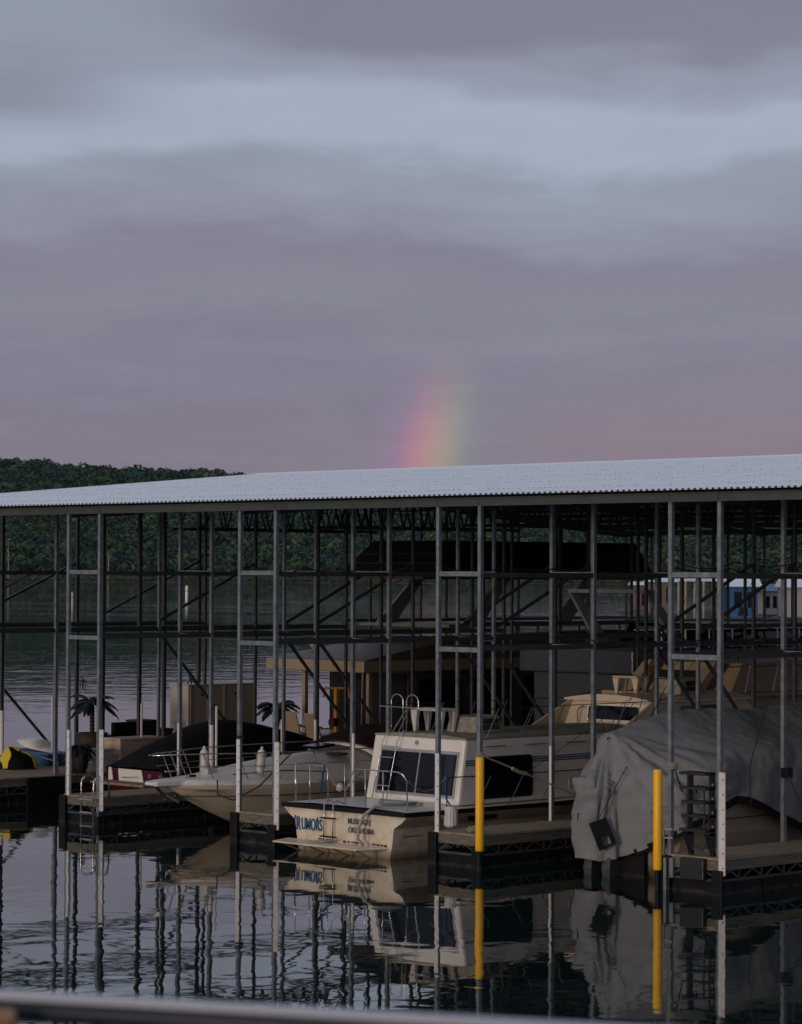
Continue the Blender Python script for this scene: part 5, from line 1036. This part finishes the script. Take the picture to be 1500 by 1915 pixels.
# tan flybridge cruiser
hc = thing('flybridge_cruiser', (2.9, 20, 0), 'tan flybridge motor cruiser moored behind the grey covered boat', 'boat'); C0, C1 = 1.0, 4.8
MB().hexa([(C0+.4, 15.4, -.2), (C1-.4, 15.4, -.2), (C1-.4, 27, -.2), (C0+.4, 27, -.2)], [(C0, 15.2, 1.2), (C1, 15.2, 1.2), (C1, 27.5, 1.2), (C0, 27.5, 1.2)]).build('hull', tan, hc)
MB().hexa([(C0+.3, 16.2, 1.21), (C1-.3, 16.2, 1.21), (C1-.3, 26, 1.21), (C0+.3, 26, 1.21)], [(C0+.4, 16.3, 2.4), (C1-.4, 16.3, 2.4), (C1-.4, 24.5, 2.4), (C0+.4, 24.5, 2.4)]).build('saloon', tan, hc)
for k in range(3): y = 16.8+k*2.2; w_ = panel([(C1-.27, p[1], p[2]) for p in rrect(y, y+1.9, 1.5, 2.15, .1, xc=0)], (.01, 0, 0), 'window', glass_m, hc)
MB().box(C0+.1, C1-.05, 15.6, 24.8, 2.42, 2.54).build('flybridge_deck', tan, hc, bevel=.03)
MB().hexa([(C0+.4, 16.6, 2.55), (C1-.3, 16.6, 2.55), (C1-.3, 22.8, 2.55), (C0+.4, 22.8, 2.55)], [(C0+.6, 17.3, 3.25), (C1-.5, 17.3, 3.25), (C1-.5, 21.6, 3.35), (C0+.6, 21.6, 3.35)]).build('flybridge_coaming', tan, hc)
MB().box(C0+.8, C1-1.3, 16.9, 17.0, 2.75, 3.05).build('vent_panel', rubber, hc)
for x in (C0+.5, C1-1.2): MB().hexa([(x, 15.9, 2.55), (x+.35, 15.9, 2.55), (x+.35, 16.2, 2.55), (x, 16.2, 2.55)], [(x+.1, 16.7, 3.3), (x+.35, 16.7, 3.3), (x+.35, 16.9, 3.3), (x+.1, 16.9, 3.3)]).build('seat_back', tan, hc)
MB().tube([(C1-.6, 17.2, 3.3), (C1-.6, 17.2, 3.5), (C1-.6, 17.4, 3.55)], .05, 8).build('spotlight', rubber, hc)
for k in range(8): MB().tube([(C1-.1, 15.8+k*1.1, 2.55), (C1-.1, 16+k*1.1, 3.2)], .014, 5).build('stanchion', chrome, hc)
MB().tube([(C1-.1, 15.9, 3.2), (C1-.1, 24, 3.2)], .014, 5).build('flybridge_rail', chrome, hc)
# dark pontoon boat with red cover between slips on the far right
hd_ = thing('pontoon_boat', (8.4, 18, 0), 'dark covered pontoon boat glimpsed at the right beyond the walkway', 'boat')
for x in (7.3, 9.5): MB().tube([(x, 15, .15), (x, 15.6, .2), (x, 24, .2)], [.05, .33, .33], 12).build('pontoon', steel_dark, hd_)
MB().box(6.9, 9.9, 15.4, 24, .56, .68).build('deck', steel_dark, hd_); MB().hexa([(6.9, 15.5, .69), (9.9, 15.5, .69), (9.9, 23.8, .69), (6.9, 23.8, .69)], [(7.3, 16.2, 1.7), (9.5, 16.2, 1.7), (9.5, 23, 1.9), (7.3, 23, 1.9)]).build('cover', canvas_burg, hd_)

# ------------------------------------------------------------ buoys and the marina across the cove
for px, py, lb in ((135, 1131, 'white lake buoy closer to the camera, left of the other'), (350, 1118, 'white lake buoy farther out, right of the other')):
    p = vp(px-750, 5.474*FPX/(py-1071+2.6*0), 0); d_ = (p-CAM).length; s_ = d_/FPX; h_b = 22*s_
    t = thing('lake_buoy', p, lb, 'buoy', 'white buoys on the lake'); MB().lathe(p, [(3.0*s_*.9, -1), (3.0*s_*.9, h_b*.85), (1.6*s_, h_b*.95), (1.6*s_, h_b)], 14).build('body', gelcoat, t); MB().lathe(p, [(3.1*s_*.9, h_b*.5), (3.1*s_*.9, h_b*.58)], 14).build('band', orange_m, t)
wall_w = mat('pale_boathouse_wall', (.34, .32, .30), .7, 0, .1, .3); blue_wall = mat('blue_boathouse_wall', (.02, .10, .26), .6, 0, .1, .3); far_roof = mat('far_white_roof', (.62, .64, .67), .5, .1, .1, .3)
def far_build(px0, px1, ytop, ybase, D_, m, lab, roof_h=1.2, windows=0, roofm=None):
    zb = max(.3, 5.474-(ybase-1071)/FPX*D_); zt = 5.474-(ytop-1071)/FPX*D_; a, b = vp(px0-750, D_), vp(px1-750, D_); dp = Fh*9
    t = thing('boathouse', (a.x, a.y, 0), lab, 'boathouse', 'boathouses across the cove'); c = [a, b, b+dp, a+dp]
    MB().hexa([Vector((p.x, p.y, .5)) for p in c], [Vector((p.x, p.y, zt)) for p in c]).build('wall', m, t)
    e = Rh*.5; c2 = [a-e-Fh*.5, b+e-Fh*.5, b+e+dp, a-e+dp]; mid = [(c2[0]+c2[3])/2, (c2[1]+c2[2])/2]
    q = MB(); q.add([Vector((p.x, p.y, zt+.02)) for p in c2]+[Vector((p.x, p.y, zt+roof_h)) for p in mid], [(0, 1, 5, 4), (2, 3, 4, 5), (0, 4, 3), (1, 2, 5), (3, 2, 1, 0)]); q.build('roof', roofm or far_roof, t)
    for k in range(windows):
        u_ = (k+.5)/windows; p = a.lerp(b, u_)-Fh*.06; w = (b-a).length/windows*.28; l, r = p-Rh*w, p+Rh*w
        MB().hexa([Vector((l.x, l.y, zb+.2)), Vector((r.x, r.y, zb+.2)), Vector((r.x, r.y, zb+.2))+Fh*.05, Vector((l.x, l.y, zb+.2))+Fh*.05], [Vector((l.x, l.y, zt-.6)), Vector((r.x, r.y, zt-.6)), Vector((r.x, r.y, zt-.6))+Fh*.05, Vector((l.x, l.y, zt-.6))+Fh*.05]).build('window', glass_m, t)
    q = MB(); c3 = [a-Rh*2-Fh*1.5, b+Rh*2-Fh*1.5, b+Rh*2+dp, a-Rh*2+dp]; q.hexa([Vector((p.x, p.y, -.2)) for p in c3], [Vector((p.x, p.y, .48)) for p in c3]); q.build('floating_base', steel_dark, t); return t
far_build(1368, 1418, 1094, 1136, 330, blue_wall, 'blue walled floating boathouse with white roof across the cove', 1.4, 2)
far_build(1430, 1456, 1102, 1136, 345, wall_w, 'pale boathouse right of the blue one', .9, 2, roofm=blue_m)
far_build(1474, 1530, 1095, 1140, 325, wall_w, 'cream boathouse at the right edge across the cove', 1.0, 0)
far_build(1222, 1262, 1086, 1128, 350, mat('tan_wall', (.16, .13, .10), .7), 'narrow tan boathouse seen left of the middle posts', .8, 2, roofm=far_roof)
far_build(1190, 1216, 1092, 1132, 380, mat('red_brown_wall', (.15, .09, .075), .7), 'reddish striped hut left of the tan boathouse', .5, 3)
fo = thing('open_boat_shelter', vp(560, 335), 'open sided white roofed slip shelter beside the blue boathouse', 'covered dock', None); 
def fp(px, z, dd=0): p = vp(px-750, 335+dd); return Vector((p.x, p.y, z))
zr = 5.474-(1084-1071)/FPX*335
q = MB(); q.hexa([fp(1268, zr), fp(1352, zr), fp(1352, zr, 14), fp(1268, zr, 14)], [fp(1268, zr+.25), fp(1352, zr+.25), fp(1352, zr+.9, 14), fp(1268, zr+.9, 14)]); q.build('roof', far_roof, fo)
for px in (1270, 1283, 1300, 1317, 1334, 1350):
    for dd in (0, 12): MB().bar(fp(px, -.2, dd), fp(px, zr, dd), .22).build('post', tan_dark, fo)
MB().hexa([fp(1266, -.2), fp(1354, -.2), fp(1354, -.2, 3), fp(1266, -.2, 3)], [fp(1266, .9), fp(1354, .9), fp(1354, .9, 3), fp(1266, .9, 3)]).build('deck', steel_dark, fo)
sm_ = thing('moored_motorboat', vp(1390-750, 300), 'blue hulled motorboat moored in front of the blue boathouse', 'boat')
def mp_(px, z, dd=0): p = vp(px-750, 300+dd); return Vector((p.x, p.y, z))
MB().hexa([mp_(1374, 0), mp_(1410, 0), mp_(1410, 0, 3), mp_(1374, 0, 3)], [mp_(1368, 1.0), mp_(1414, .9), mp_(1414, .9, 3), mp_(1368, 1.0, 3)]).build('hull', blue_m, sm_); MB().hexa([mp_(1380, 1.0, .5), mp_(1400, 1.0, .5), mp_(1400, 1.0, 2.5), mp_(1380, 1.0, 2.5)], [mp_(1384, 1.9, .7), mp_(1398, 1.9, .7), mp_(1398, 1.9, 2.3), mp_(1384, 1.9, 2.3)]).build('windshield', glass_m, sm_)

# ------------------------------------------------------------ the railing we look over, close to the camera
def near(px, py, d): r = Fv+R2*((px-750)/FPX)+U2*((957.5-py)/FPX); return CAM+r*d
rl = near(0, 1880, 3.0); rr_ = near(1500, 1968, 2.75); dd = rr_-rl
nr = thing('near_railing', rl, 'blurred grey metal rail close to the camera along the bottom', 'railing')
MB().tube([rl-dd*1.5+Vector((0, 0, -.004)), rl+dd*2.5+Vector((0, 0, -.004))], .0125, 20, True).build('body', mat('navy_rail', (.004, .009, .020), .5, 0, .1, 3), nr, smooth=True)
MB().bar(rl-dd*1.5+Vector((0, 0, .012)), rl+dd*2.5+Vector((0, 0, .012)), .020, .008).build('rail_highlight', mat('rail_sky_highlight', (.40, .42, .49), .4, .0, .08, 3), nr)  # pale strip: the sky highlight along the rail put into colour
for k in (-1.2, 2.3): p = rl+dd*k; MB().tube([p-Vector((0, 0, 1.0)), p-Vector((0, 0, .016))], .012, 12).build('baluster', steel_dark, nr)
kp = near(12, 1910, 2.95); q = MB()
for k in range(5): q.tube([kp+Rh*(.004*k-.012+.004*math.sin(a*.7))+Vector((0, 0, .0))+Fh*(-.024*math.cos(R(a*20))*.5)+Vector((0, 0, .010*math.sin(R(a*20)))) for a in range(19)], .004, 6)
tag(q.build('rope_lashing', mat('tan_rope', (.22, .13, .07), .9)), 'tan rope lashed round the near rail at the lower left corner', 'rope')

# ------------------------------------------------------------ air
hz = MB(); cxy = CAM+Fh*1500; e = 1900
hz.hexa([Vector((cxy.x+a*Fh.x*e+b*Rh.x*1500, cxy.y+a*Fh.y*e+b*Rh.y*1500, -2.2)) for a, b in ((-1, -1), (-1, 1), (1, 1), (1, -1))], [Vector((cxy.x+a*Fh.x*e+b*Rh.x*1500, cxy.y+a*Fh.y*e+b*Rh.y*1500, 130)) for a, b in ((-1, -1), (-1, 1), (1, 1), (1, -1))])
hzm = bpy.data.materials.new('haze'); hzm.use_nodes = True; HN = hzm.node_tree; HN.nodes.remove(HN.nodes['Principled BSDF']); pv = HN.nodes.new('ShaderNodeVolumePrincipled')
pv.inputs['Color'].default_value = (.72, .84, 1, 1); pv.inputs['Density'].default_value = .000011; HN.links.new(pv.outputs[0], HN.nodes['Material Output'].inputs['Volume'])
tag(hz.build('haze', hzm), kind='stuff')
for o in bpy.data.objects:
    if '_o' in o: del o['_o']
